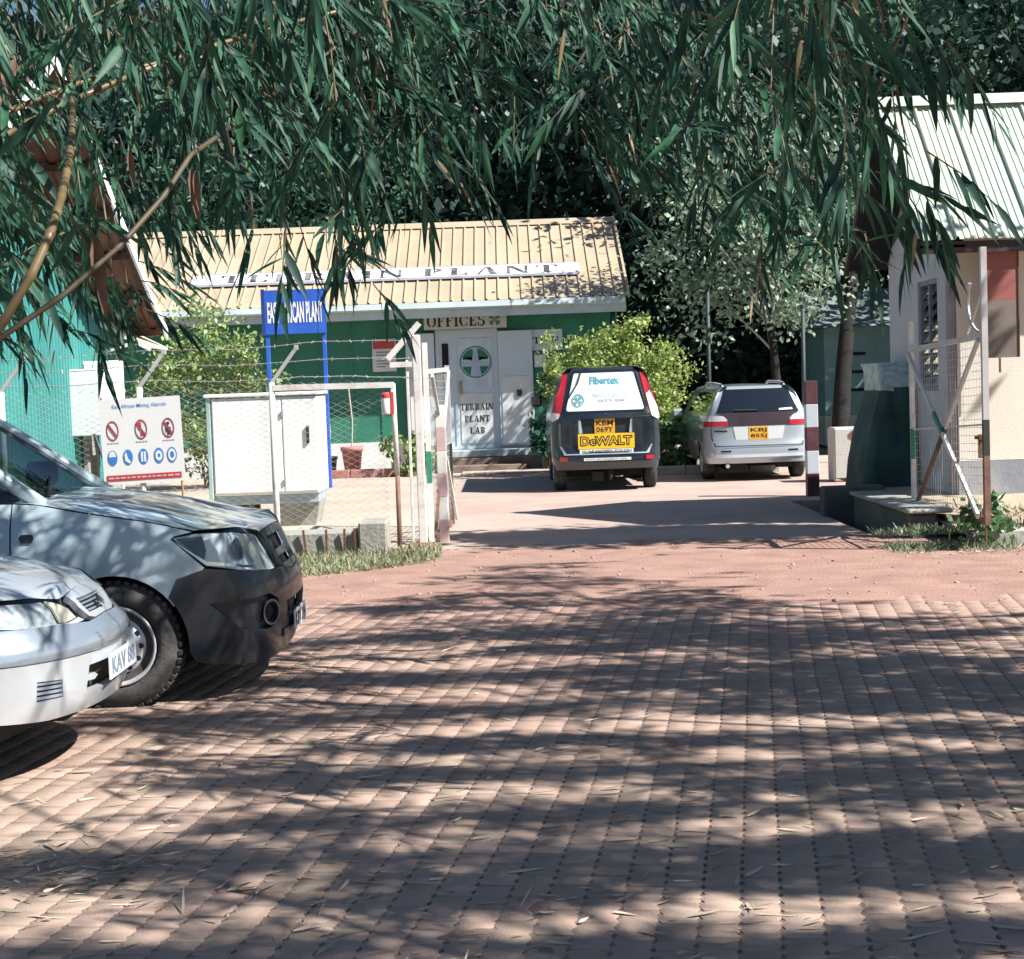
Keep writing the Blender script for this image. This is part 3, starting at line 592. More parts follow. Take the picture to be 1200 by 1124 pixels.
def arc2(cx, cz, r, a0, a1, n=14, r2=None):
    return [(cx + r * math.cos(R(a0 + (a1 - a0) * i / n)), cz + (r2 or r) * math.sin(R(a0 + (a1 - a0) * i / n))) for i in range(n + 1)]
m_tyre = M('tyre_rubber', (.03, .03, .032), .85, var=.25, vs_=8, bump=.2, bs=60, dirt=(.20, .175, .165), dsc=3, damt=.7)
m_steel = M('wheel_steel', (.62, .64, .66), .35, .25, var=.08, vs_=6, dirt=(.3, .25, .22), dsc=5, damt=.35)
def wheel(par, x, y, r, wd, rr, style='steel', tread=True):
    """y is the outer face; positive y faces left"""
    g = 1 if y > 0 else -1; o = (x, y, r - .015)
    w = part(par, 'wheel', MB().lathe([(rr * .55, -g * .05), (rr * .98, -g * .02), (rr, -g * .004)], o, 'y', 28), m_tyre, True, local=True)
    pr = [(rr, -g * .02), (rr + .012, 0), (r - .07, g * .006), (r - .03, -g * .008), (r - .006, -g * .03), (r, -g * .05), (r, -g * (wd - .05)), (r - .03, -g * wd), (rr, -g * wd)]
    part(w, 'tyre', MB().lathe(pr, o, 'y', 44), m_tyre, True, local=True)
    if tread:
        b = MB()
        for k in range(46):
            a = 2 * math.pi * k / 46; c, d = math.cos(a), math.sin(a); t = Vector((-d, 0, c)); n = Vector((c, 0, d)); p = Vector(o)
            e0 = p + n * (r - .004) + Y_ * (-g * .012); e1 = p + n * (r - .002) + Y_ * (-g * .085) + t * .012
            b.bar(e0, e1, .026, .02, n)
            b.bar(p + n * (r - .002) + Y_ * (-g * .11) + t * .02, p + n * (r - .002) + Y_ * (-g * (wd - .06)), .024, .018, n)
        k_ = part(w, 'tread', b, m_tyre, local=True); k_['kind'] = 'stuff'
    if style == 'steel':
        part(w, 'rim', MB().lathe([(rr, -g * .0), (rr - .008, g * .006), (rr - .02, -g * .012), (rr - .028, -g * .05), (rr - .05, -g * .055), (rr - .085, -g * .015), (rr - .11, g * .002), (rr * .42, -g * .004), (rr * .36, g * .02), (rr * .3, g * .04), (0, g * .045)], o, 'y', 40), m_steel, True, local=True)
        b = MB()
        for k in range(12):
            a = 2 * math.pi * k / 12; q = (o[0] + (rr - .085) * math.cos(a), o[1] - g * .006, o[2] + (rr - .085) * math.sin(a))
            b.add(*(lambda m: (m.v, m.f))(disc_mb(q, X_, Z_, .0155, n=10)))
        part(w, 'vent_hole', b, m_black, local=True)['kind'] = 'stuff'
    else:
        b = MB(); b.lathe([(rr, 0), (rr - .012, g * .004), (rr - .02, -g * .03), (.07, -g * .02), (.06, g * .005), (0, g * .008)], o, 'y', 28)
        part(w, 'rim', b, m_steel, True, local=True)
    return w
def loft(rings):
    mb = MB(); n = len(rings[0]); vs = [p for r_ in rings for p in r_]
    return mb.add(vs, [(i * n + j, i * n + j + 1, (i + 1) * n + j + 1, (i + 1) * n + j) for i in range(len(rings) - 1) for j in range(n - 1)])
def plate(par, o, u, v, w, h, lines, bgm, fgm, name='number_plate'):
    o, u, v = Vector(o), Vector(u), Vector(v); n = u.cross(v)
    p = part(par, name, MB().prism([o, o + u * w, o + u * w + v * h, o + v * h], -n * .006), bgm, local=True)
    k = len(lines)
    for i, t in enumerate(lines):
        hh = h * (.72 if k == 1 else .36); zz = h * (.14 if k == 1 else (.54 - i * .44))
        part(p, 'lettering', text_mb(t, w * .84, hh, o + u * w * .08 + v * zz + n * .002, u, v, .02), fgm, local=True)
    return p
m_yel = M('yellow_plate', (.72, .38, .03), .45, var=.04); m_platew = M('white_plate', (.62, .64, .66), .45, var=.05)
m_plast = M('dark_bumper_plastic', (.012, .018, .026), .32, var=.2, vs_=2, coat=.25, dirt=(.05, .05, .052), dsc=2.5, damt=.4)
m_lens = glass('headlamp_lens', (.9, .94, .96), .93); m_chrome = M('chrome', (.75, .77, .8), .12, 1., var=.03)
m_red = M('red_lamp', (.45, .02, .03), .18, coat=.6, var=.1); m_clear = M('clear_lamp', (.68, .66, .66), .15, coat=.6, var=.06); m_amber = M('cream_lamp', (.66, .60, .47), .2, coat=.5, var=.08)
m_gbk = M('dark_car_glass', (.008, .012, .016), .05, coat=1., var=.1, spec=.8)
m_under = M('underbody', (.02, .018, .017), .9)

# --- grey blue pickup, front wheel about 9 m away
m_pick = M('grey_blue_paint', (.43, .54, .59), .28, .1, var=.05, vs_=1, coat=.7, dirt=(.36, .36, .36), dsc=1.6, damt=.3)
pk = thing('pickup_truck', 'grey blue pickup truck with matt dark front bumper parked at the left edge', 'pickup truck', (-2.20, 9.67, 0))
H = Shell(-3.9, .885, .87, .2, .47, 4, 2.7,
          [(.2, .05), (.5, 0), (1.3, .02)], [(.15, .10), (.22, .05), (.32, .012), (.45, 0), (.58, .0), (.655, .012), (.69, .035), (.80, .085), (.92, .14), (1.0, .24)],
          [(.2, .06), (.32, .02), (.5, 0), (.78, 0), (.93, .015), (1.0, .03), (1.06, .05), (1.14, .09), (1.3, .12)])
sx, sf = H.sx, H.sf
for g in (-1, 1):
    hl = [(sx(.33), .925), (sx(.45), .947), (sf(.70), .95), (sf(.55), .932), (sf(.385), .902), (sf(.33), .82), (sf(.285), .70), (sf(.45), .70), (sf(.66), .718), (sx(.515), .765)]
    S = lambda L: [(g * a, b) for a, b in L]
    lamp = H.patch(pk, 'headlight', S(hl), m_lens, off=.004, step=.04, rim=.0)
    H.patch(lamp, 'reflector', S(hl), M('lamp_back', (.74, .79, .82), .3, .15, var=.25, vs_=9), off=-.035, step=.04, rim=0)
    H.patch(lamp, 'bezel', S([(sx(.35), .918), (sx(.46), .93), (sx(.50), .93), (sx(.52), .85), (sx(.505), .79)]), M('lamp_dark', (.05, .06, .07), .3), off=-.02, step=.04, rim=.01)
    for (c, z, r_) in ((sf(.745), .845, .062), (sf(.59), .82, .066)):
        p = H.at(g * c, z); n = H.nrm(g * c, z, False); n = (n + X_ * .5).normalized(); u_ = n.cross(Z_).normalized(); v_ = u_.cross(n)
        q = disc_mb(p - n * .015, u_, v_, r_, n=20); q2 = disc_mb(p - n * .012, u_, v_, r_, r_ * .82, n=20)
        part(lamp, 'bulb_bowl', q.add(q2.v, q2.f), m_chrome, local=True)
    H.patch(lamp, 'chrome_edge', S([(sx(.345), .905), (sx(.515), .772), (sf(.66), .726), (sf(.66), .742), (sx(.52), .792)]), m_chrome, off=-.004, step=.04, rim=0)
    # wing with the wheel arch cut into it
    arch = [(sx(-a), b) for a, b in []]
    ar = arc2(0, .335, .395, 128, 33, 14)
    wing = [(sx(-.545), .33), (sx(-.36), .33)] + [(sx(a), b) for a, b in [(-.395, .40)] + ar[2:]] + [(sx(.505), .758), (sx(.325), .918), (sx(.34), .934), (sx(.44), .955), (sx(.33), .985), (sx(.18), 1.018), (sx(0), 1.046), (sx(-.2), 1.082), (sx(-.41), 1.125), (sx(-.545), 1.135)]
    H.patch(pk, 'wing', S(wing), m_pick, step=.045, rim=.03, label='grey blue front wing flecked with sunlight' if g < 0 else None)
    H.patch(pk, 'door', S([(sx(-.555), .33), (sx(-.555), 1.135), (sx(-1.58), 1.135), (sx(-1.6), .33)]), m_pick, step=.12, rim=.03)
    H.patch(pk, 'rear_side', S([(sx(-1.61), .33), (sx(-1.59), 1.135), (sx(-3.7), 1.135), (sx(-3.7), .45), (sx(-3.46), .45)] + [(sx(-3.02 + a), b) for a, b in arc2(0, .335, .42, 165, 15, 10)] + [(sx(-2.58), .4)]), m_pick, step=.14, rim=.03)
    H.patch(pk, 'side_marker', S([(sx(-.43), .925), (sx(-.49), .925), (sx(-.50), .95), (sx(-.49), .97), (sx(-.43), .97), (sx(-.42), .95)]), m_plast, off=.008, step=.05, rim=.008)
    # dark liner behind the arch
    y0, y1 = g * .84, g * .35
    b = MB(); A_ = arc2(0, .335, .44, -12, 195, 16)
    b.add([(a, y0, z) for a, z in A_] + [(a, y1, z) for a, z in A_], [(i, i + 1, len(A_) + i + 1, len(A_) + i) for i in range(len(A_) - 1)])
    b.add([(a, y1, z) for a, z in A_], [tuple(range(len(A_)))]); part(pk, 'arch_liner', b, m_under, local=True)
    wheel(pk, 0, g * .855, .355, .22, .222); wheel(pk, -3.02, g * .855, .355, .22, .222, tread=False)
    mi = part(pk, 'door_mirror', MB().box(-.98, -.80, min(g * .9, g * 1.08), max(g * .9, g * 1.08), 1.14, 1.30, .03), m_black, local=True)
    part(mi, 'arm', MB().bar((-.86, g * .82, 1.14), (-.88, g * .95, 1.18), .05, .04), m_black, local=True)
    part(pk, 'screen_pillar', MB().tube([(-.40, g * .70, 1.115), (-.70, g * .665, 1.325), (-1.0, g * .61, 1.54), (-1.2, g * .57, 1.66)], [.042, .038, .036, .034], 8), m_pick, True, local=True)
    part(pk, 'side_window', MB().add([(-.52, g * .755, 1.13), (-1.58, g * .755, 1.13), (-1.58, g * .62, 1.68), (-1.2, g * .62, 1.68), (-.9, g * .66, 1.5)], [(0, 1, 2, 3, 4)]), glass('side_glass', (.5, .6, .6), .45), local=True)
    part(pk, 'door_pillar', MB().bar((-1.6, g * .76, 1.12), (-1.6, g * .61, 1.7), .06, .12), m_pick, local=True)
    part(pk, 'roof_rail', MB().tube([(-1.18, g * .585, 1.66), (-1.4, g * .59, 1.70), (-1.75, g * .59, 1.70)], .035, 8), m_pick, True, local=True)
# bumper: intake and lamp recesses are real openings
bump = []
for g in (1, -1):
    L = [(0, .655), (sf(.2), .668), (sf(.285), .692), (sf(.45), .692), (sf(.66), .710), (sx(.51), .752), (sx(.35), .70)] + [(sx(a), b) for a, b in arc2(0, .335, .405, 48, -6, 8)[1:]] + [(sx(.43), .235), (sf(.80), .205), (sf(.5), .185), (0, .19)]
    bump.append([(g * a, b) for a, b in L])
whole = bump[0] + bump[1][::-1][1:-1]
intake = [(-sf(.34), .40), (-sf(.36), .50), (sf(.36), .50), (sf(.34), .40)]
fogs = [[(g * a, b) for a, b in ((sf(.50), .40), (sf(.50), .53), (sf(.60), .575), (sx(.52), .56), (sf(.79), .40), (sf(.62), .375))] for g in (1, -1)]
bp = H.patch(pk, 'front_bumper', whole, m_plast, off=.006, step=.045, rim=.035, holes=[intake] + fogs)
H.patch(bp, 'intake_mesh', [(-sf(.38), .38), (-sf(.38), .52), (sf(.38), .52), (sf(.38), .38)], m_black, off=-.045, step=.1, rim=0)
H.patch(bp, 'lower_lip', [(-sf(.4), .30), (-sf(.42), .345), (sf(.42), .345), (sf(.4), .30)], m_plast, off=.016, step=.08, rim=.012)
for g in (1, -1):
    H.patch(bp, 'lamp_recess', [(g * sf(.46), .36), (g * sf(.46), .56), (g * sx(.48), .6), (g * sx(.5), .36)], m_plast, off=-.035, step=.08, rim=0)
    p = H.at(g * sf(.58), .465); n = Vector((.86, g * .5, 0)); u_ = n.cross(Z_)
    b = MB()
    for ro, ri, d_ in ((.062, .05, -.008), (.05, 0., -.02)): q = disc_mb(p + n * d_, u_, Z_, ro, ri, n=20); b.add(q.v, q.f)
    q = disc_mb(p + n * .002, u_, Z_, .074, .062, n=24); part(bp, 'fog_lamp', b, m_gbk, local=True); part(bp, 'lamp_ring', q, M('ring_grey', (.2, .24, .28), .25, .5), local=True)
fr = [(0, .915), (sf(.2), .912), (sf(.378), .895), (sf(.32), .80), (sf(.275), .695), (sf(.2), .672), (0, .66)]
fr = fr + [(-a, b) for a, b in fr[::-1][1:-1]]
ho = [(0, .855), (sf(.235), .855), (sf(.21), .715), (0, .705)]; ho = ho + [(-a, b) for a, b in ho[::-1]]
ho = [(sf(.315), .868), (sf(.245), .70), (-sf(.245), .70), (-sf(.315), .868)]
gr = H.patch(pk, 'grille', fr, M('grille_grey', (.06, .075, .09), .35, var=.1), off=.004, step=.04, rim=.03, holes=[ho])
H.patch(gr, 'grille_mesh', [(sf(.33), .885), (sf(.26), .685), (-sf(.26), .685), (-sf(.33), .885)], m_black, off=-.05, step=.08, rim=0)
for z in (.765,): H.patch(gr, 'bar', [(sf(.255), z - .02), (sf(.27), z + .02), (-sf(.27), z + .02), (-sf(.255), z - .02)], m_plast, off=-.012, step=.06, rim=.02)
p = H.at(0, .78) + X_ * .012
b = MB(); u_, v_ = -Y_, Vector((-.35, 0, .94))
for (ro, ri, sy_) in ((.062, .052, .68), (.022, .015, 1.7), ): q = disc_mb(p, u_, v_, ro, ri, n=26, sy=sy_); b.add(q.v, q.f)
q = disc_mb(p + v_ * .02, u_, v_, .042, .033, n=22, sy=.4); b.add(q.v, q.f)
part(gr, 'emblem', b, m_chrome, local=True)
plate(bp, (.905, -.26, .31), Y_, Z_, .52, .115, ['KBV 214'], m_platew, m_black)
# bonnet: ruled between its edge (along wings, lamps and grille) and a crowned centre line
ed = [(sx(-.545), 1.142), (sx(-.41), 1.132), (sx(-.2), 1.089), (sx(0), 1.053), (sx(.18), 1.025), (sx(.33), .992), (sx(.44), .962), (sf(.70), .957), (sf(.55), .939), (sf(.385), .908), (sf(.2), .92), (sf(.06), .922)]
E_ = [H.at(c, z) for c, z in ed]; ex = np.array([p.x for p in E_]); ey = np.array([p.y for p in E_]); ez = np.array([p.z for p in E_])
xs = [-.545, -.45, -.35, -.25, -.12, 0, .1, .2, .3, .38, .45, .51, .56, .60, .64, .67, .70]
rings = []
for x in xs:
    yb = float(np.interp(x, ex, ey)); zb = float(np.interp(x, ex, ez)); zc = float(np.interp(x, [-.55, -.3, 0, .2, .4, .55, .65, .72], [1.142, 1.135, 1.105, 1.06, 1.0, .962, .94, .925]))
    rings.append([(x - .04 * (1 - k * k), yb * k, zb + (zc - zb) * (1 - abs(k) ** 2.6) + .012 * max(0, 1 - abs(abs(k) - .62) / .14) * (x < .5)) for k in np.linspace(-1, 1, 33)])
rings.append([tuple(H.at(float(k) * sf(.385), float(np.interp(abs(k) * .385, [0, .2, .385], [.918, .916, .905])))) for k in np.linspace(-1, 1, 33)])
part(pk, 'bonnet', loft(rings), m_pick, True, local=True)
# cab
ws = []
for t in np.linspace(0, 1, 7):
    w_ = .70 - .14 * t; ws.append([(-.40 - .085 * (1 - k * k) - .78 * t, w_ * k, 1.12 + .545 * t) for k in np.linspace(-1, 1, 11)])
part(pk, 'windscreen', loft(ws), glass('screen_glass', (.62, .75, .74), .7), True, local=True)
part(pk, 'cowl', MB().box(-.60, -.46, -.66, .66, 1.085, 1.118, .01), m_black, local=True)
part(pk, 'wiper', MB().tube([(-.47, -.35, 1.135), (-.62, .22, 1.235)], .008, 6), m_black, local=True)
part(pk, 'dashboard', MB().box(-.95, -.5, -.66, .66, .8, 1.12, .04), M('dash_grey', (.04, .045, .05), .8), local=True)
b = MB()
for y in (-.36, .36): b.box(-1.75, -1.6, y - .24, y + .24, .6, 1.35, .05)
part(pk, 'seat', b, M('seat_grey', (.06, .065, .07), .9), local=True)
part(pk, 'roof', MB().box(-1.8, -1.2, -.6, .6, 1.685, 1.735, .02), m_pick, local=True)
part(pk, 'cab_rear', MB().box(-1.86, -1.80, -.70, .70, .5, 1.71, .02), m_pick, local=True)
part(pk, 'chassis', MB().box(-3.6, .55, -.62, .62, .24, .42).box(-.5, .30, -.33, .33, .42, .9).box(-1.8, -.52, -.74, .74, .3, .46), m_under, local=True)
part(pk, 'load_bed', MB().box(-3.72, -1.9, -.74, .74, .5, .72).box(-3.75, -3.7, -.78, .78, .5, 1.13), m_pick, local=True)

# --- silver saloon car, only its nose in the picture
m_silv = M('silver_paint', (.64, .68, .71), .2, .45, var=.04, vs_=1, coat=.9, dirt=(.55, .54, .52), dsc=1.5, damt=.2)
ca = thing('saloon_car', 'silver saloon car with slatted grille, its nose entering at the left edge', 'car', (-2.74, 7.66, 0.02))
Sd = Shell(-3.4, .84, .845, .4, .62, 3, 2.25,
           [(.2, .05), (.5, 0), (.9, .06)], [(.22, .10), (.28, .03), (.36, 0), (.50, .005), (.52, .006), (.57, -.012), (.60, -.005), (.635, .035), (.66, .06), (.76, .125), (.85, .3)],
           [(.2, .06), (.3, .02), (.5, .0), (.57, -.01), (.65, .02), (.75, .03), (.85, .06), (.95, .12)])
sx, sf = Sd.sx, Sd.sf
def sym(L): return L + [(-a, b) for a, b in L[::-1] if a > 1e-9]
low = [(0, .528), (sf(.3), .53), (sf(.6), .535), (sx(.36), .54), (sx(.345), .45), (sx(.36), .3), (sf(.6), .27), (sf(.3), .275), (0, .28)]
it = [(-sf(.40), .36), (-sf(.36), .475), (sf(.36), .475), (sf(.40), .36)]
vents = [[(g * sf(.545), .365), (g * sf(.545), .445), (g * sf(.66), .455), (g * sf(.665), .365)] for g in (1, -1)]
cb_ = Sd.patch(ca, 'front_bumper', sym(low), m_silv, step=.05, rim=.035, holes=[it] + vents)
Sd.patch(cb_, 'intake', [(-sf(.42), .34), (-sf(.42), .49), (sf(.42), .49), (sf(.42), .34)], M('dark_olive_plastic', (.05, .05, .025), .6), off=-.06, step=.1, rim=0)  # dark olive sheet set back behind the opening
for g in (1, -1):
    Sd.patch(cb_, 'intake_blade', [(g * sf(.39), .405), (g * sf(.30), .40), (g * sf(.265), .415), (g * sf(.30), .432), (g * sf(.385), .43)], m_silv, off=-.012, step=.03, rim=.03)
    v = Sd.patch(cb_, 'vent', [(g * sf(.53), .355), (g * sf(.53), .455), (g * sf(.675), .465), (g * sf(.675), .355)], m_plast, off=-.03, step=.06, rim=0)
    for k in range(4): Sd.patch(v, 'slat', [(g * sf(.545), .371 + k * .02), (g * sf(.66), .374 + k * .021), (g * sf(.66), .386 + k * .021), (g * sf(.545), .383 + k * .02)], M('vent_slat', (.22, .25, .29), .4), off=-.006, step=.05, rim=.012)
strip = [(0, .665), (sf(.25), .655), (sf(.36), .665), (sf(.5), .678), (sx(.36), .70), (sx(.352), .545), (sf(.6), .54), (sf(.3), .536), (0, .533)]
Sd.patch(cb_, 'bumper_strip', sym(strip), M('strip_silver_blue', (.40, .46, .53), .22, .6, var=.05, coat=.6), off=.004, step=.03, rim=.02)
gp = [(0, .79), (sf(.16), .785), (sf(.285), .775), (sf(.265), .72), (sf(.22), .675), (sf(.16), .662), (0, .668)]
gh2 = [(0, .765), (sf(.235), .755), (sf(.19), .69), (0, .685)]
cg = Sd.patch(ca, 'grille', sym(gp), m_silv, off=.008, step=.03, rim=.03, holes=[[(sf(.24), .758), (sf(.195), .69), (-sf(.195), .69), (-sf(.24), .758)]])
Sd.patch(cg, 'grille_back', [(sf(.25), .77), (sf(.2), .68), (-sf(.2), .68), (-sf(.25), .77)], m_black, off=-.04, step=.06, rim=0)
for k in range(4): Sd.patch(cg, 'slat', [(sf(.20 + .009 * k), .697 + k * .0165), (sf(.203 + .009 * k), .706 + k * .0165), (-sf(.203 + .009 * k), .706 + k * .0165), (-sf(.20 + .009 * k), .697 + k * .0165)], M('slat_grey', (.25, .29, .34), .3, .5), off=-.006, step=.06, rim=.015)
p = Sd.at(0, .725) + X_ * .02; v_ = Vector((-.5, 0, .86))
b = MB().prism([p + v_ * .03, p - Y_ * .036, p - v_ * .03, p + Y_ * .036], X_ * .012)
part(cg, 'emblem', b, m_chrome, local=True)
for g in (1, -1):
    S = lambda L: [(g * a, b) for a, b in L]
    hl = [(sf(.315), .69), (sf(.345), .735), (sf(.42), .775), (sf(.52), .792), (sf(.70), .805), (sx(.33), .815), (sx(.3), .76), (sx(.33), .70), (sf(.6), .688), (sf(.42), .68)]
    lamp = Sd.patch(ca, 'headlight', S(hl), m_lens, off=.004, step=.04, rim=0)
    Sd.patch(lamp, 'reflector', S([(sf(.47), .685), (sf(.47), .79), (sf(.70), .805), (sx(.33), .815), (sx(.31), .72), (sf(.7), .695)]), M('lamp_facets', (.50, .53, .56), .3, .3, var=.5, vs_=22), off=-.02, step=.04, rim=0)
    Sd.patch(lamp, 'turn_lamp', S([(sf(.32), .69), (sf(.345), .733), (sf(.42), .772), (sf(.47), .783), (sf(.465), .686), (sf(.42), .682)]), m_amber, off=-.006, step=.03, rim=.01)
    Sd.patch(ca, 'lamp_trim', S([(sf(.28), .668), (sf(.315), .686), (sf(.42), .676), (sf(.6), .684), (sx(.33), .696), (sx(.335), .706 - .02), (sf(.6), .672), (sf(.42), .662)]), m_silv, off=.003, step=.05, rim=.02)
    wing = [(sx(.345), .545), (sx(.34), .70), (sx(.295), .76), (sx(.325), .82), (sx(.1), .86), (sx(-.3), .90), (sx(-.62), .93), (sx(-.62), .3), (sx(-.33), .28)] + [(sx(a), b) for a, b in arc2(0, .28, .345, 170, 55, 8)]
    Sd.patch(ca, 'wing', S(wing), m_silv, step=.07, rim=.03)
    Sd.patch(ca, 'door', S([(sx(-.63), .28), (sx(-.63), .93), (sx(-2.6), .95), (sx(-2.6), .6), (sx(-2.2), .28)]), m_silv, step=.2, rim=.03)
    Sd.patch(ca, 'rear_wing', S([(sx(-2.61), .62), (sx(-2.61), .95), (sx(-3.3), .95), (sx(-3.3), .35), (sx(-2.98), .35)]), m_silv, step=.2, rim=.03)
    wheel(ca, 0, g * .825, .30, .19, .19, 'plain', False); wheel(ca, -2.58, g * .825, .30, .19, .19, 'plain', False)
    part(ca, 'side_window', MB().add([(-.8, g * .72, .93), (-2.5, g * .72, .95), (-2.1, g * .58, 1.38), (-1.3, g * .58, 1.38)], [(0, 1, 2, 3)]), m_gbk, local=True)
plate(cb_, (.862, -.26, .385), Y_, Z_, .52, .115, ['KAV 88'], m_platew, M('plate_blue_grey', (.2, .25, .34), .6))
ed = [(sx(-.62), .936), (sx(-.3), .906), (sx(.1), .866), (sx(.32), .824), (sf(.70), .812), (sf(.52), .799), (sf(.42), .782), (sf(.345), .745), (sf(.285), .782), (sf(.16), .792)]
ed[7] = (sf(.36), .775)
E_ = [Sd.at(c, z) for c, z in ed]; ex = np.array([p.x for p in E_]); ey = np.array([p.y for p in E_]); ez = np.array([p.z for p in E_])
o_ = np.argsort(ex); ex, ey, ez = ex[o_], ey[o_], ez[o_]
rings = []
for x in [-.62, -.45, -.3, -.15, 0, .12, .22, .32, .40, .47, .53, .58, .62]:
    yb = float(np.interp(x, ex, ey)); zb = float(np.interp(x, ex, ez)); zc = float(np.interp(x, [-.62, -.3, 0, .25, .45, .6, .7], [1.0, .985, .965, .925, .875, .83, .795]))
    rings.append([(x, yb * k, zb + (zc - zb) * (1 - abs(k) ** 2.4)) for k in np.linspace(-1, 1, 29)])
rings.append([tuple(Sd.at(float(k) * sf(.36), float(np.interp(abs(k) * .36, [0, .16, .285, .36], [.793, .788, .779, .776])))) for k in np.linspace(-1, 1, 29)])
part(ca, 'bonnet', loft(rings), m_silv, True, local=True)
part(ca, 'windscreen', loft([[(-.55 - .1 * (1 - k * k) - .75 * t, (.70 - .13 * t) * k, .97 + .42 * t) for k in np.linspace(-1, 1, 9)] for t in (0, .5, 1)]), m_gbk, True, local=True)
part(ca, 'roof', loft([[(-1.3 - t, .58 * k, 1.39 + .05 * (1 - k * k) * (1 - abs(t - .4))) for k in np.linspace(-1, 1, 7)] for t in (0, .4, .8)]), m_silv, True, local=True)
part(ca, 'rear_screen', loft([[(-2.1 - .55 * t, (.58 + .1 * t) * k, 1.39 - .4 * t) for k in np.linspace(-1, 1, 7)] for t in (0, 1)]), m_gbk, True, local=True)
part(ca, 'boot_lid', MB().box(-3.25, -2.62, -.66, .66, .9, .98, .03), m_silv, local=True)
part(ca, 'chassis', MB().box(-3.1, .45, -.6, .6, .19, .5).box(.45, .70, -.45, .45, .24, .6).box(-.55, .38, -.74, .74, .32, .6).box(-.5, .2, -.5, .5, .5, .78), m_under, local=True)

# --- the two cars seen from behind; local x runs forward
def rear_outline(Sh, z0, z1, xs_w, r, zc):
    """whole-body outline in rear coordinates with both wheel arches cut out"""
    L = []; q = lambda x: Sh.T - Sh.sx(x)
    side = [(0, z0), (q(xs_w[0] - r - .02), z0)] + [(q(xs_w[0] + a), b) for a, b in arc2(0, zc, r, 172, 8, 8)] + [(q(xs_w[1] - r - .02), z0)] + [(q(xs_w[1] + a), b) for a, b in arc2(0, zc, r, 172, 8, 8)] + [(Sh.T - .001, z0 + .05)]
    return side + [(Sh.T - .001, z1)] + [(-Sh.T + .001, z1)] + [(-a, b) for a, b in side[::-1][:-1]]
def top_cap(par, Sh, z, rise, mat, name='roof'):
    ring = [Sh.at(c, z) for c in np.linspace(-Sh.T + .01, Sh.T - .01, 60)]
    cx = sum((p.x for p in ring)) / 60; rings = []
    for k in (1, .85, .6, .3, .02): rings.append([(cx + (p.x - cx) * k, p.y * k, z + rise * (1 - k * k)) for p in ring + ring[:1]])
    return part(par, name, loft(rings), mat, True, local=True)
m_vblk = M('black_van_paint', (.012, .017, .024), .22, var=.2, vs_=2, coat=.9, dirt=(.06, .065, .07), dsc=1.2, damt=.45)
va = thing('minivan', 'black minivan with white sticker over its rear window and yellow plate', 'van', (1.46, 25.46, .012), rz=R(90))
V = Shell(-.74, 3.5, .838, .26, .5, 3.2, 2.6,
          [(.3, .06), (.36, .01), (.45, 0), (.56, 0), (.60, .035), (.8, .04), (1.12, .045), (1.22, .07), (1.82, .24), (1.87, .29), (1.90, .40)],
          [(.3, .05), (.5, 0), (.9, .25), (1.0, .9), (1.9, 1.7)],
          [(.3, .05), (.5, 0), (.9, .0), (1.1, .012), (1.3, .05), (1.75, .17), (1.84, .22), (1.90, .34)])
q = lambda x: V.T - V.sx(x); qr = lambda y: V.T - V.sr(y)
body = V.patch(va, 'body', rear_outline(V, .34, 1.895, (0, 2.6), .36, .30), m_vblk, step=.09, rim=.03, rear=True,
               holes=[[(-.42, .885), (-.42, 1.115), (.42, 1.115), (.42, .885)]])
top_cap(va, V, 1.893, .035, m_vblk)
rec = V.patch(va, 'plate_recess', [(-.44, .86), (-.44, 1.14), (.44, 1.14), (.44, .86)], m_plast, off=-.05, step=.2, rim=0, rear=True)
for g in (1, -1): V.patch(rec, 'bevel', [(g * .42, .885), (g * .42, 1.115), (g * .385, 1.10), (g * .36, .895)], M('bevel_highlight', (.35, .42, .45), .5, var=.3), off=-.012, step=.1, rim=.01, rear=True)  # pale recess edges: a highlight painted into the colour
wg = V.patch(va, 'rear_window', [(-.66, 1.205), (-.52, 1.85), (.52, 1.85), (.66, 1.205)], m_gbk, off=.004, step=.1, rim=.004, rear=True)
stk = V.patch(wg, 'sticker', [(-.585, 1.235), (-.61, 1.26), (-.60, 1.32), (-.485, 1.79), (-.46, 1.81), (.46, 1.81), (.485, 1.79), (.60, 1.32), (.61, 1.26), (.585, 1.235)], M('white_sticker', (.74, .76, .77), .35, var=.03), off=.008, step=.1, rim=.003, rear=True)
def on_rear(Sh, par, name, mb2, mat, off):
    """lay flat lettering (y to the right seen from behind, z) on the rear skin"""
    b = MB(); b.f = mb2.f; b.v = [tuple(Sh.at(-y, z, True) - X_ * off) for y, _, z in mb2.v]
    return part(par, name, b, mat, local=True)
m_cyan = M('print_cyan', (.10, .36, .46), .5); m_ltp = M('print_pale', (.45, .55, .56), .5)
on_rear(V, wg, 'lettering', text_mb('Fibertex', .46, .12, (-.22, 0, 1.64), X_, Z_, .03), m_cyan, .016)
on_rear(V, wg, 'lettering', text_mb('Geotextiles & Nonwovens', .74, .04, (-.36, 0, 1.555), X_, Z_), m_ltp, .016)
on_rear(V, wg, 'lettering', text_mb('TERRAIN PLANT LTD', .56, .06, (-.2, 0, 1.435), X_, Z_, .01), m_ltp, .016)
on_rear(V, wg, 'lettering', text_mb('+254 20 751 360044', .42, .05, (-.12, 0, 1.365), X_, Z_, .01), M('print_grey_dark', (.2, .26, .28), .5), .016)
b = MB()
for a0, a1 in ((20, 75), (105, 160), (195, 250), (290, 345)): b_ = disc_mb((-.42, 0, 1.40), X_, Z_, .075, 0, a0, a1, 8); b.add(b_.v, b_.f)
b_ = disc_mb((-.42, 0, 1.40), X_, Z_, .10, .085); b.add(b_.v, b_.f)
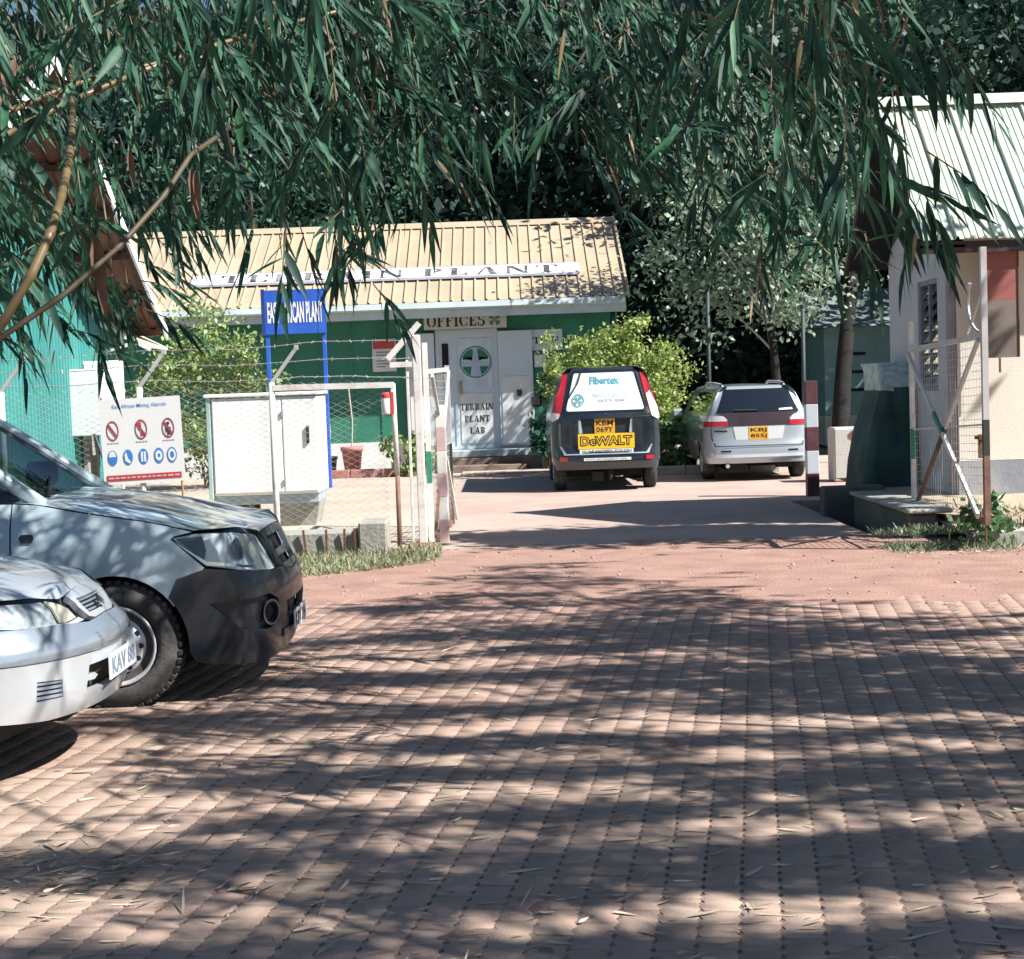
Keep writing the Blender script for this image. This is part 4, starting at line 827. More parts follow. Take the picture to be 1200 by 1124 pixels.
on_rear(V, wg, 'emblem', b, M('print_teal', (.12, .33, .33), .5), .016)
part(wg, 'wiper', MB().tube([tuple(V.at(.36, 1.83, True) - X_ * .03), tuple(V.at(.42, 1.66, True) - X_ * .03), tuple(V.at(.58, 1.43, True) - X_ * .03)], .01, 6), m_black, local=True)
for g in (1, -1):
    S = lambda L: [(g * a, b) for a, b in L]
    tl = V.patch(va, 'tail_light', S([(.72, 1.16), (.60, 1.80), (.74, 1.80), (.92, 1.40), (.96, 1.14), (.84, 1.09)]), m_red, off=.012, step=.07, rim=.015, rear=True)
    if g > 0: V.patch(tl, 'lens', S([(.735, 1.13), (.725, 1.20), (.96, 1.23), (.965, 1.14), (.85, 1.08)]), m_clear, off=.018, step=.06, rim=.008, rear=True)
    else: V.patch(tl, 'lens', S([(.735, 1.13), (.675, 1.47), (.80, 1.52), (.90, 1.28), (.955, 1.14), (.85, 1.08)]), m_clear, off=.018, step=.06, rim=.008, rear=True)
    V.patch(va, 'reflector', S([(.60, .475), (.60, .535), (.72, .535), (.72, .475)]), m_red, off=.01, step=.08, rim=.008, rear=True)
    V.patch(va, 'side_window', S([(q(.05), 1.18), (q(.1), 1.68), (q(1.9), 1.68), (q(2.3), 1.18)]), m_gbk, off=.004, step=.2, rim=.004, rear=True)
    wheel(va, 0, g * .80, .30, .19, .19, 'plain', False); wheel(va, 2.6, g * .80, .30, .19, .19, 'plain', False)
    part(va, 'door_mirror', MB().box(2.55, 2.63, min(g * .9, g * 1.08), max(g * .9, g * 1.08), 1.28, 1.46, .03), m_vblk, local=True)
V.patch(va, 'bumper_line', [(-.62, .585), (-.70, .70), (-.73, .70), (-.65, .565), (.65, .565), (.73, .70), (.70, .70), (.62, .585)], M('bumper_highlight', (.32, .38, .42), .3, .3), off=.008, step=.08, rim=.006, rear=True)
V.patch(va, 'hatch_gap', [(-.80, 1.125), (-.80, 1.135), (-.45, 1.135), (-.45, 1.125)], m_black, off=.004, step=.1, rim=0, rear=True)
V.patch(va, 'lock', [(.01, 1.17), (.01, 1.195), (-.01, 1.195), (-.01, 1.17)], m_chrome, off=.008, step=.05, rim=.004, rear=True)
def xat(Sh, z, off): return Sh.at(0, z, True).x - off
xp = xat(V, 1.0, -.03); plate(va, (xp, .17, .885), -Y_, Z_, .31, .225, ['KBM', '069Y'], m_yel, m_black)
xp = xat(V, .8, .02); bn = part(va, 'bumper_sticker', MB().box(xp, xp + .006, -.43, .43, .655, .885), M('yellow_sticker', (.80, .50, .02), .45, var=.03), local=True)
part(bn, 'lettering', text_mb('DeWALT', .80, .155, (xp - .003, .40, .698), -Y_, Z_, .075), m_black, local=True)
part(bn, 'lettering', text_mb('DeWALT', .765, .118, (xp - .006, .383, .716), -Y_, Z_, -.012), M('yellow_sticker'), local=True)
wb = part(va, 'bumper_sticker', MB().box(xp, xp + .006, -.41, .41, .588, .648), M('white_sticker'), local=True)
part(wb, 'lettering', text_mb('GUARANTEED TOUGH', .76, .04, (xp - .003, .38, .598), -Y_, Z_, .01), m_black, local=True)
xp = xat(V, .5, .008); wb = part(va, 'bumper_sticker', MB().box(xp, xp + .005, -.37, .35, .475, .515), M('white_sticker'), local=True)
part(wb, 'lettering', text_mb('www.terrainplant.com', .64, .032, (xp - .003, .33, .479), -Y_, Z_, .005), m_black, local=True)
part(va, 'axle', MB().box(-.1, .1, -.6, .6, .20, .30).box(-.62, .4, .05, .22, .16, .3).box(.3, 3.0, -.6, .6, .26, .5), m_under, local=True)
part(va, 'towing_eye', MB().tube([(-.6, -.06, .36), (-.66, -.06, .22), (-.58, -.06, .18)], .03, 6), m_under, local=True)

m_ssil = M('pale_silver_paint', (.43, .49, .53), .3, .4, var=.04, vs_=1, coat=.8, dirt=(.42, .42, .38), dsc=1.2, damt=.35)
m_two = M('dusty_green_grey_paint', (.20, .21, .16), .45, .2, var=.15, vs_=3, coat=.3)
es = thing('estate_car', 'pale silver estate car with roof rails beside the striped post', 'car', (3.99, 26.88, .012), rz=R(90))
B_ = Shell(-.93, 3.5, .868, .34, .7, 2.9, 2.4,
           [(.24, .08), (.30, .02), (.36, 0), (.58, 0), (.62, .05), (.88, .055), (1.10, .08), (1.46, .32), (1.50, .36), (1.53, .5)],
           [(.24, .05), (.5, 0), (.7, .2), (.9, .9), (1.53, 1.9)],
           [(.24, .05), (.4, 0), (.8, .0), (.95, .03), (1.10, .08), (1.46, .26), (1.50, .30), (1.53, .42)])
q = lambda x: B_.T - B_.sx(x)
B_.patch(es, 'body', rear_outline(B_, .29, 1.525, (0, 2.65), .36, .31), m_ssil, step=.09, rim=.03, rear=True)
top_cap(es, B_, 1.522, .035, m_ssil)
B_.patch(es, 'rear_window', [(-.71, 1.105), (-.60, 1.455), (-.57, 1.472), (.57, 1.472), (.60, 1.455), (.71, 1.105)], m_gbk, off=.006, step=.1, rim=.004, rear=True)
B_.patch(es, 'garnish', [(-.56, .885), (-.50, 1.0), (-.70, 1.098), (.70, 1.098), (.50, 1.0), (.56, .885)], M('maroon_garnish', (.05, .035, .045), .35, coat=.4), off=.008, step=.1, rim=.006, rear=True)
part(es, 'wiper', MB().tube([tuple(B_.at(.02, 1.135, True) - X_ * .03), tuple(B_.at(.40, 1.14, True) - X_ * .03)], .012, 6), m_black, local=True)
B_.patch(es, 'window_sticker', [(-.58, 1.125), (-.57, 1.155), (-.34, 1.145), (-.34, 1.12)], M('white_sticker'), off=.012, step=.1, rim=.003, rear=True)
for g in (1, -1):
    S = lambda L: [(g * a, b) for a, b in L]
    tl = B_.patch(es, 'tail_light', S([(.50, .89), (.51, .965), (1.02, .965), (1.0, .88)]), m_red, off=.014, step=.08, rim=.015, rear=True)
    B_.patch(tl, 'lens', S([(.51, .968), (.55, 1.03), (.60, 1.055), (.98, 1.06), (1.02, .968)]), m_clear, off=.016, step=.08, rim=.012, rear=True)
    B_.patch(es, 'side_window', S([(q(-.35), 1.12), (q(-.1), 1.42), (q(1.6), 1.44), (q(2.2), 1.10)]), m_gbk, off=.005, step=.2, rim=.004, rear=True)
    B_.patch(es, 'lower_cladding', S([(q(-.45), .30), (q(-.45), .60), (q(-.30), .64), (q(.5), .64), (q(2.2), .60), (q(2.2), .3), (q(.42), .30)] + [(q(a), b) for a, b in arc2(0, .31, .37, 20, 160, 8)]), m_two, off=.008, step=.12, rim=.008, rear=True)
    B_.patch(es, 'bumper_slot', S([(.46, .475), (.46, .50), (.62, .50), (.62, .475)]), m_plast, off=.006, step=.1, rim=.005, rear=True)
    part(es, 'roof_rail', MB().tube([(-.34, g * .50, 1.52), (-.25, g * .51, 1.55), (.4, g * .53, 1.575), (1.5, g * .53, 1.58), (1.7, g * .53, 1.53)], .022, 6), M('rail_grey', (.45, .46, .46), .4), True, local=True)
    part(es, 'rail_foot', MB().box(-.32, -.2, g * .50 - .03, g * .50 + .03, 1.50, 1.565, .01), m_plast, local=True)
    wheel(es, 0, g * .835, .325, .2, .2, 'plain', False); wheel(es, 2.65, g * .835, .325, .2, .2, 'plain', False)
    part(es, 'door_mirror', MB().box(1.75, 1.85, min(g * .93, g * 1.12), max(g * .93, g * 1.12), 1.0, 1.15, .035), m_ssil, local=True)
B_.patch(es, 'hatch_edge', [(-.70, .575), (-.78, .70), (-.80, .88), (-.815, .88), (-.80, .69), (-.72, .56), (.72, .56), (.80, .69), (.815, .88), (.80, .88), (.78, .70), (.70, .575)], M('shut_line', (.06, .07, .08), .6), off=.004, step=.08, rim=.002, rear=True)
B_.patch(es, 'plate_panel', [(-.42, .875), (-.37, .62), (.37, .62), (.42, .875)], M('pale_plate_panel', (.60, .64, .65), .4, var=.03), off=.006, step=.15, rim=.004, rear=True)
B_.patch(es, 'bumper_strip', [(-.72, .385), (-.70, .43), (.70, .43), (.72, .385)], M('pale_strip', (.62, .68, .72), .3, .2), off=.022, step=.1, rim=.018, rear=True)
B_.patch(es, 'badge', [(.52, .80), (.52, .825), (.74, .825), (.74, .80)], m_plast, off=.006, step=.1, rim=.004, rear=True)
xp = xat(B_, .75, .01); plate(es, (xp, .165, .66), -Y_, Z_, .31, .21, ['KBJ', '855J'], m_yel, m_black)
part(es, 'axle', MB().box(-.1, .1, -.6, .6, .2, .32).box(-.7, .4, .2, .5, .17, .33).box(.3, 3.0, -.65, .65, .24, .45).box(-.75, -.5, -.55, -.3, .2, .3), m_under, local=True)
part(es, 'exhaust', MB().tube([(-.4, .5, .26), (-.9, .52, .25)], .035, 8), m_chrome, local=True)
# ------------------------------------------------------------------ fence, gates, posts, signs and small things
m_wpole = M('chipped_white_pole', (.72, .70, .66), .6, var=.06, vs_=6, dirt=(.30, .17, .10), dsc=5, damt=.6)
m_galv = M('galvanised_wire', (.55, .57, .55), .5, .6, var=.2, vs_=20)
m_wire = M('rusted_wire', (.30, .25, .20), .6, .4, var=.3, vs_=20)
m_fgreen = M('gate_green', (.03, .22, .13), .5, var=.15, vs_=5); m_brownp = M('gate_brown', (.17, .09, .06), .7, var=.3, vs_=8, dirt=(.3, .2, .14), dsc=5, damt=.5)
def chain(x0, x1, z0, z1, y, p=.062, r=.0031):
    n = int((x1 - x0) / p); m = int((z1 - z0) / (p * .5)); V, F = [], []; nv = 0
    for i in range(n):
        for j in range(m + 1):
            s_ = 1 if (j + i) % 2 else -1
            c = np.array([x0 + i * p + s_ * p * .5, y + .003 * s_ + .012 * math.sin(i * .21) * math.sin(j * .08), z0 + j * p * .5])
            for k in range(3): a = k * 2.094; V.append(c + r * np.array([math.cos(a), math.sin(a), 0]))
        for j in range(m):
            for k in range(3): F.append((nv + j * 3 + k, nv + j * 3 + (k + 1) % 3, nv + j * 3 + 3 + (k + 1) % 3, nv + j * 3 + 3 + k))
        nv = len(V)
    return V, F
def barbed(p, q, sag=.03):
    p, q = Vector(p), Vector(q); n = 24; L = (q - p).length
    pts = [p + (q - p) * i / n - Z_ * (sag * math.sin(math.pi * i / n * 2.5) ** 2) + Z_ * rnd(-.006, .006) for i in range(n + 1)]
    b = MB().tube(pts, .0042, 4, False); k = int(L / .13)
    for i in range(k):
        t = (i + .5) / k * n; a = pts[int(t)].lerp(pts[min(n, int(t) + 1)], t % 1); d = Vector((rnd(-1, 1), rnd(-1, 1), rnd(-1, 1))).normalized() * .022
        b.bar(a - d, a + d, .005, .005)
    return b
fe = thing('chain_link_fence', 'rusty chain link fence with white posts and barbed wire on bent arms', 'fence', (-3.4, 16.8, 0))
for x in (-2.45, -3.82, -5.25):
    po = part(fe, 'post', MB().tube([(x, 16.8, -.1), (x - .005, 16.8, .8), (x, 16.8, 1.8)], .032, 10), m_wpole, True)
    part(po, 'arm', MB().bar((x - .02, 16.8, 1.77), (x + .27, 16.8, 2.15), .045, .035).box(x + .25, x + .29, 16.775, 16.825, 2.13, 2.18), M('arm_grey', (.42, .43, .42), .6, var=.15))
part(fe, 'post', MB().tube([(-1.19, 16.8, -.1), (-1.185, 16.8, .8)], .026, 8), m_brownp, True, label='rusty lower half of the end post beside the gate')
part(fe, 'post', MB().tube([(-1.185, 16.8, .8), (-1.2, 16.8, 1.75)], .028, 8), m_wpole, True)
part(fe, 'top_rail', MB().bar((-2.44, 16.79, 1.745), (-1.19, 16.79, 1.735), .045, .06), m_wpole)
v_, f_ = chain(-5.6, -1.2, .06, 1.80, 16.83)
o = link('wire_mesh', fast_mesh('wire_mesh', np.array(v_) - [-3.4, 16.8, 0], f_, m_galv), fe); o['kind'] = 'stuff'
for k, z in enumerate((1.86, 1.99, 2.12)): part(fe, 'barbed_wire', barbed((-5.6, 16.8, z + .02), (-1.0 + .05 * k, 16.8, z - .02 + .06 * k)), m_galv)
gp_ = thing('gate_post', 'tall white gate post with a slanting arm at the left side of the entrance', 'post', (-.94, 16.82, 0))
part(gp_, 'shaft', MB().box(-.985, -.90, 16.78, 16.865, -.1, 2.24, .008), m_wpole)
part(gp_, 'side_strip', MB().box(-1.06, -1.03, 16.80, 16.83, -.1, 1.98, .004), m_wpole)
part(gp_, 'base', MB().box(-1.1, -.84, 16.7, 16.95, -.1, .09, .03), M('rusty_base', (.22, .11, .07), .9, var=.3, vs_=8))
part(gp_, 'arm', MB().bar((-.90, 16.79, 2.36), (-1.24, 16.79, 2.0), .05, .06), m_wpole)
part(gp_, 'short_rail', MB().bar((-1.22, 16.8, 1.94), (-.99, 16.8, 1.94), .04, .055), m_wpole)
cn = thing('canister', 'small white canister with red straps hung on the fence corner', 'canister', (-1.25, 16.74, 1.5))
part(cn, 'body', MB().lathe([(0, 1.43), (.045, 1.43), (.05, 1.45), (.05, 1.6), (.04, 1.62), (0, 1.62)], (-1.27, 16.73, 0), 'z', 14), m_white, True)
part(cn, 'strap', MB().lathe([(.052, 1.60), (.052, 1.64), (.03, 1.66)], (-1.27, 16.73, 0), 'z', 14).box(-1.225, -1.19, 16.70, 16.76, 1.43, 1.66), M('strap_red', (.5, .06, .06), .5))
# gate leaves: (hinge -> free end) along p(t)
def gate_leaf(label, h, fr_, zb0, zb1, zt0, zt1, post_top, flip):
    g = thing('gate_leaf', label, 'gate', (h[0], h[1], 0), 'entrance gate leaves')
    h = Vector((h[0], h[1], 0)); e = Vector((fr_[0], fr_[1], 0)); d = (e - h)
    P = lambda t, z: h + d * t + Z_ * z
    zb = lambda t: zb0 + (zb1 - zb0) * t; zt = lambda t: zt0 + (zt1 - zt0) * t
    part(g, 'hinge_stile', MB().bar(P(0, zb0), P(0, zt0 + .3), .05, .05, d), m_wpole)
    part(g, 'free_stile', MB().bar(P(1, zb1 - .02), P(1, zb1 + .62), .055, .055, d), m_brownp)
    part(g, 'free_stile', MB().bar(P(1, zb1 + .622), P(1, zb1 + .95), .056, .056, d), M('gate_dark', (.03, .035, .03), .6))
    part(g, 'free_stile', MB().bar(P(1, zb1 + .952), P(1, post_top), .055, .055, d), M('gate_grey_white', (.5, .5, .5), .5, var=.1, dirt=(.3, .25, .2), dsc=5, damt=.5))
    part(g, 'bottom_rail', MB().bar(P(.02, zb(0) + .02), P(.985, zb(1) + .02), .045, .06), m_brownp)
    part(g, 'top_rail', MB().bar(P(.015, zt(0)), P(.985, zt(1)), .045, .05), M('gate_grey_white'))
    part(g, 'lock_rail', MB().bar(P(.015, .52 * (zb0 + zt0)), P(.985, .52 * (zb1 + zt1)), .018, .018), m_galv)
    for k, (a, b_) in enumerate(((P(.03, zb0 + .05), P(.97, zt1 - .03)), (P(.03, zt0 - .04), P(.97, zb1 + .05)))):
        off = Vector((-.03 * (k + 1) * flip, 0, 0)); c = [a.lerp(b_, t) + off for t in (0, .40, .53, 1)]
        part(g, 'brace', MB().bar(c[0], c[1], .03, .045), M('gate_grey_white') if k else m_brownp)
        part(g, 'brace', MB().bar(c[1], c[2], .032, .047), m_fgreen if k else M('gate_dark'))
        part(g, 'brace', MB().bar(c[2], c[3], .03, .045), m_wpole if k else M('gate_grey_white'))
    part(g, 'stile_band', MB().bar(P(0, zb0 + .62), P(0, zb0 + .95), .053, .053, d), m_fgreen)
    V, F = [], []
    b = MB(); n = 30
    for i in range(1, 24): z = zb0 + .04 + i * .075; b.bar(P(.02, z), P(.98, z + (zb1 - zb0) * .6), .0042, .0042)
    for i in range(1, n): t = i / n; b.bar(P(t, zb(t) + .04), P(t, zt(t)), .0032, .0032)
    part(g, 'wire_mesh', b, M('welded_wire', (.55, .55, .52), .5, .5, var=.2))['kind'] = 'stuff'
    return g, P
g, P = gate_leaf('open gate leaf with crossed brace standing in front of the guard house', (4.345, 17.5), (4.37, 14.9), .12, .27, 1.92, 1.99, 2.8, 1)
part(g, 'latch', MB().bar(P(.96, 1.05), P(.9, 1.05), .06, .03).bar(P(.93, 1.08), P(.93, .86), .03, .03), m_rust)
part(g, 'drop_rod', MB().bar(P(.985, 0), P(.985, .75), .016, .016, (1, 0, 0)), m_rust)
part(g, 'scroll', MB().tube([P(.97 - .16 * math.sin(a), 2.02 + .30 * (1 - math.cos(a))) for a in np.linspace(0, 2.2, 10)], .018, 6), M('gate_grey_white'))
part(g, 'scroll', MB().bar(P(.97, 2.36), P(.80, 2.03), .02, .03), M('gate_grey_white'))
gate_leaf('gate leaf seen edge on behind the tall white gate post', (-.86, 16.9), (-.735, 19.5), .08, .06, 1.86, 1.9, 1.95, -1)
def striped(label, x, y, h, w, ca_, cb2, n=5):
    p = thing('striped_post', label, 'post', (x, y, 0), 'striped posts beside the gateway')
    for i in range(n): part(p, 'band', MB().box(x - w / 2, x + w / 2, y - w / 2, y + w / 2, h * i / n + (.0 if i else -.1), h * (i + 1) / n - .001, .006), ca_ if i % 2 == 0 else cb2)
m_mar = M('maroon_paint', (.10, .03, .04), .6, var=.2, vs_=6, dirt=(.2, .12, .1), dsc=4, damt=.4); m_bwh = M('bluish_white_paint', (.62, .66, .70), .55, var=.06, vs_=5, dirt=(.4, .38, .36), dsc=5, damt=.4)
striped('maroon and white striped post beside the silver estate car', 4.15, 22.36, 1.6, .165, m_mar, m_bwh)
striped('faded pink and white striped post behind the left gate leaf', -.755, 17.6, 1.5, .105, M('faded_pink', (.55, .38, .38), .7, var=.15, vs_=6, dirt=(.6, .52, .48), dsc=4, damt=.5), m_wpole, 6)
# safety sign on the fence
ss = thing('safety_sign', 'white safety sign with red prohibition and blue mandatory symbols wired to the fence', 'sign', (-3.8, 16.76, .8))
m_sw = M('sign_white', (.74, .74, .74), .5, var=.03, dirt=(.6, .58, .52), dsc=3, damt=.3)
tl_ = Matrix.Translation((-4.215, 16.755, .80)) @ Matrix.Rotation(R(-1.6), 4, 'Y')
def on_sign(mb, par, name, mat, off):
    mb.v = [tuple(tl_ @ Vector((x, y - off, z))) for x, y, z in mb.v]; return part(par, name, mb, mat)
on_sign(MB().box(0, .84, 0, .008, 0, .88), ss, 'board', m_sw, 0)
on_sign(text_mb('East African Mining, Nairobi', .56, .05, (.14, 0, .775), X_, Z_, .012), ss, 'lettering', M('sign_blue_pale', (.14, .32, .55), .5), .004)
m_sred = M('sign_red', (.50, .05, .06), .5); m_sblu = M('sign_blue', (.04, .20, .58), .5); m_smar = M('sign_dark_red', (.32, .06, .08), .5)
for i, x in enumerate((.125, .42, .70)):
    c = (x, 0, .555); o_ = on_sign(disc_mb(c, X_, Z_, .064, .054, sy=1.62, n=28), ss, 'prohibition_symbol', m_smar, .004)
    on_sign(MB().add([(x - .052, 0, .615), (x - .04, 0, .64), (x + .052, 0, .495), (x + .04, 0, .47)], [(0, 1, 2, 3)]), o_, 'slash', m_smar, .006)
    if i == 1: on_sign(MB().box(x - .025, x + .005, 0, .001, .55, .63).box(x - .005, x + .035, 0, .001, .49, .53), o_, 'pictogram', m_sred, .005)
    if i == 2: on_sign(MB().add([(x - .008, 0, .48), (x + .012, 0, .48), (x + .012, 0, .57), (x - .008, 0, .57)], [(0, 1, 2, 3)]).add([(x - .03, 0, .56), (x - .02, 0, .50), (x, 0, .56)], [(0, 1, 2)]).add([(x + .03, 0, .56), (x + .02, 0, .50), (x, 0, .56)], [(0, 1, 2)]).add(disc_mb((x, 0, .60), X_, Z_, .018, n=10).v, disc_mb((x, 0, .6), X_, Z_, .018, n=10).f), o_, 'pictogram', M('sign_black', (.04, .04, .05), .5), .005)
    b = MB()
    for j in range(4): b.box(x - .06 + j * .032, x - .036 + j * .032, 0, .001, .425, .434)
    on_sign(b, ss, 'caption', M('caption_grey', (.35, .37, .42), .5), .004)
for i, x in enumerate((.105, .265, .425, .585, .72)):
    o_ = on_sign(disc_mb((x, 0, .275), X_, Z_, .050, n=26, sy=1.6), ss, 'mandatory_symbol', m_sblu, .004)
    b = MB()
    if i == 0: b.add(*(lambda m: (m.v, m.f))(disc_mb((x, 0, .285), X_, Z_, .036, 0, 0, 180, 14, sy=1.7)))
    elif i == 1: b.add([(x - .036, 0, .30), (x - .015, 0, .33), (x + .0, 0, .26), (x + .03, 0, .225), (x + .01, 0, .21), (x - .03, 0, .24)], [(0, 1, 2, 3, 4, 5)])
    elif i == 2: b.box(x - .026, x - .006, 0, .001, .22, .325); b.box(x + .004, x + .026, 0, .001, .22, .325)
    elif i == 3: b.add(*(lambda m: (m.v, m.f))(disc_mb((x, 0, .275), X_, Z_, .036, .014, n=18, sy=1.5)))
    else: b.add(*(lambda m: (m.v, m.f))(disc_mb((x, 0, .275), X_, Z_, .040, .022, n=18, sy=1.6)))
    on_sign(b, o_, 'pictogram', m_sw, .006)
bd = on_sign(MB().box(.03, .805, 0, .002, .035, .095), ss, 'red_band', m_sred, .004)
b = MB(); x = .05
while x < .77: w_ = rnd(.03, .08); b.box(x, min(.785, x + w_), 0, .001, .056, .074); x += w_ + .014
on_sign(b, bd, 'band_text', M('band_pale', (.62, .40, .40), .5), .007)
on_sign(MB().tube([(.03, .012, .9), (.03, .012, .0), (.035, .012, -.12)], .012, 6).tube([(.80, .012, .55), (.80, .012, -.2)], .012, 6), ss, 'backing_rod', M('amber_rod', (.4, .2, .05), .6, var=.3), 0)
# large white generator cabinet
cab = thing('generator_cabinet', 'large white steel cabinet on a concrete base behind the fence', 'cabinet', (-3.1, 20.7, 0))
m_cabw = M('cabinet_white', (.78, .78, .77), .45, var=.05, vs_=2, dirt=(.55, .52, .46), dsc=3, damt=.3)
part(cab, 'housing', MB().box(-3.74, -2.41, 20.32, 21.3, .42, 1.64, .012), m_cabw)
part(cab, 'side_trim', MB().box(-3.80, -3.745, 20.30, 21.3, .38, 1.65, .008), M('cabinet_teal_trim', (.34, .46, .45), .5))
part(cab, 'lid', MB().box(-3.82, -2.38, 20.27, 21.34, 1.655, 1.70, .01), m_cabw)
for x0, x1 in ((-3.72, -2.86), (-2.845, -2.43)):
    d_ = part(cab, 'door', MB().box(x0, x1, 20.295, 20.318, .45, 1.61, .008), m_cabw)
    if x1 > -2.6:
        part(d_, 'handle', MB().box(-2.55, -2.515, 20.265, 20.293, 1.05, 1.27, .006), m_black)
        part(d_, 'hinge', MB().box(-2.85, -2.825, 20.27, 20.293, .55, .62).box(-2.85, -2.825, 20.27, 20.293, 1.4, 1.47), m_galv)
part(cab, 'base_tray', MB().box(-3.76, -2.43, 20.36, 21.25, .30, .418, .01), M('tray_blue_grey', (.33, .39, .43), .5))
part(cab, 'plinth', MB().prism([(-2.95, 20.5, -.05), (-2.52, 20.5, -.05), (-2.44, 20.45, .30), (-2.95, 20.45, .30)], (0, .7, 0)), m_conc)
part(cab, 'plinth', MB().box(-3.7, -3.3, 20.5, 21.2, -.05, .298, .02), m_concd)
# blue name board on two legs
bs_ = thing('blue_sign', 'blue EAST AFRICAN name board on two blue legs in front of the office', 'sign', (-3.66, 28.2, 0))
m_blue = M('sign_post_blue', (.025, .11, .52), .45, var=.1, vs_=2, dirt=(.05, .2, .55), dsc=2, damt=.4)
part(bs_, 'board', MB().box(-4.21, -3.12, 28.18, 28.20, 2.70, 3.46), m_blue)
part(bs_, 'frame', MB().box(-4.23, -4.17, 28.15, 28.178, 2.68, 3.48), M('dark_blue', (.015, .05, .2), .5))
for x in (-4.15, -3.17): part(bs_, 'leg', MB().box(x - .035, x + .035, 28.205, 28.26, -.1, 3.44, .006), m_blue)
part(bs_, 'cross_rail', MB().box(-4.11, -3.21, 28.21, 28.25, .33, .40), m_blue)
part(bs_, 'lettering', text_mb('EAST AFRICAN PLANT', .96, .37, (-4.13, 28.172, 2.885), X_, Z_, .035), M('sign_letter_white', (.78, .78, .80), .5))
# meter cabinets beside the teal shed
ec = thing('meter_cabinet', 'white electrical meter cabinet on a stand at the teal shed', 'cabinet', (-5.75, 23, 0))
part(ec, 'housing', MB().box(-5.92, -5.46, 22.62, 23.1, 1.22, 2.22, .01), m_white)
for k in range(2): part(ec, 'door', MB().box(-5.90 + k * .22, -5.695 + k * .215, 22.60, 22.618, 1.25, 2.19, .006), m_cabw)
part(ec, 'label_plate', MB().box(-5.62, -5.57, 22.585, 22.598, 1.98, 2.03), m_black)
part(ec, 'housing', MB().box(-5.93, -5.47, 21.9, 22.4, 1.2, 2.1, .01), m_cabw)
part(ec, 'leg', MB().box(-5.88, -5.82, 22.3, 22.9, 0, 1.199).box(-5.56, -5.5, 22.3, 22.9, 0, 1.199), M('weathered_wood', (.3, .28, .25), .9, var=.3, vs_=8))
part(ec, 'cable', MB().tube([(-5.6, 21.85, 1.22), (-5.4, 21.7, .7), (-5.3, 21.6, .1)], .02, 6), m_black)
# net covered heap beside the guard house
tp = thing('covered_heap', 'dark green net draped over a heap against the shaded guard house wall', 'tarpaulin', (4.6, 20.2, .1))
rings = []
lx = lambda z: float(np.interp(z, [0, .2, .6, 1.0, 1.3, 1.5, 1.78], [4.20, 4.235, 4.28, 4.39, 4.47, 4.52, 4.58]))
for z in np.linspace(.02, 1.5, 22):
    a = lx(z); path = [(4.925, 19.45 + .12 * z), (4.8, 19.43 + .12 * z), ((4.85 + a) / 2, 19.42 + .15 * z), (a + .08, 19.45 + .15 * z), (a, 19.55 + .15 * z), (a, 19.9), (a, 20.4), (a + .02, 20.85)]
    pp = []
    for i in range(len(path) - 1):
        for k in range(4): t = k / 4; pp.append(((1 - t) * path[i][0] + t * path[i + 1][0], (1 - t) * path[i][1] + t * path[i + 1][1]))
    rings.append([(x + .03 * noise.noise(Vector((x * 5, y * 5, z * 2.5))), y + .05 * noise.noise(Vector((x * 6 + 9, y * 3, z * 2.5))), z) for x, y in pp])
m_net = M('shade_net', (.018, .06, .055), .75, var=.5, vs_=2.5, bump=.3, bs=150)
part(tp, 'net', loft(rings), m_net, True)
rings = []
for z in np.linspace(1.46, 1.80, 8):
    a = lx(z) - .01; k = (z - 1.46) / .34
    rings.append([(x + .03 * noise.noise(Vector((x * 9, z * 9, 2))), y + .5 * k * k + .06 * noise.noise(Vector((x * 9, y * 4, z * 9))), z + .03 * noise.noise(Vector((x * 7, 3, z * 5)))) for x, y in [(4.92 - i * (4.92 - a) / 10, 19.62) for i in range(11)] + [(a, 19.8), (a, 20.2), (a, 20.6)]])
part(tp, 'plastic_sheet', loft(rings), M('cloudy_plastic', (.5, .58, .56), .35, var=.35, vs_=9), True)
# flower pots by the office
def pot(label, x, y, r, h, mat):
    t = thing('flower_pot', label, 'flower pot', (x, y, .004), 'pots in front of the office')
    part(t, 'pot', MB().lathe([(0, .0), (r * .68, 0), (r * .95, h * .85), (r * 1.06, h * .86), (r * 1.06, h), (r * .9, h), (r * .88, h * .9), (0, h * .9)], (x, y, .01), 'z', 18), mat, True)
    part(t, 'stem', MB().tube([(x, y, h * .9), (x + .03, y, h + .5), (x - .02, y, h + 1.2)], .015, 6), M('pale_stem', (.5, .46, .38), .8))
pot('faded red flower pot standing against the white office skirting', -3.1, 31.6, .21, .58, M('pot_red', (.42, .17, .16), .7, var=.15, dirt=(.5, .35, .32), damt=.5))
pot('small dark brown pot left of the faded red flower pot', -3.55, 31.7, .15, .4, M('pot_dark', (.09, .05, .045), .7, var=.2))
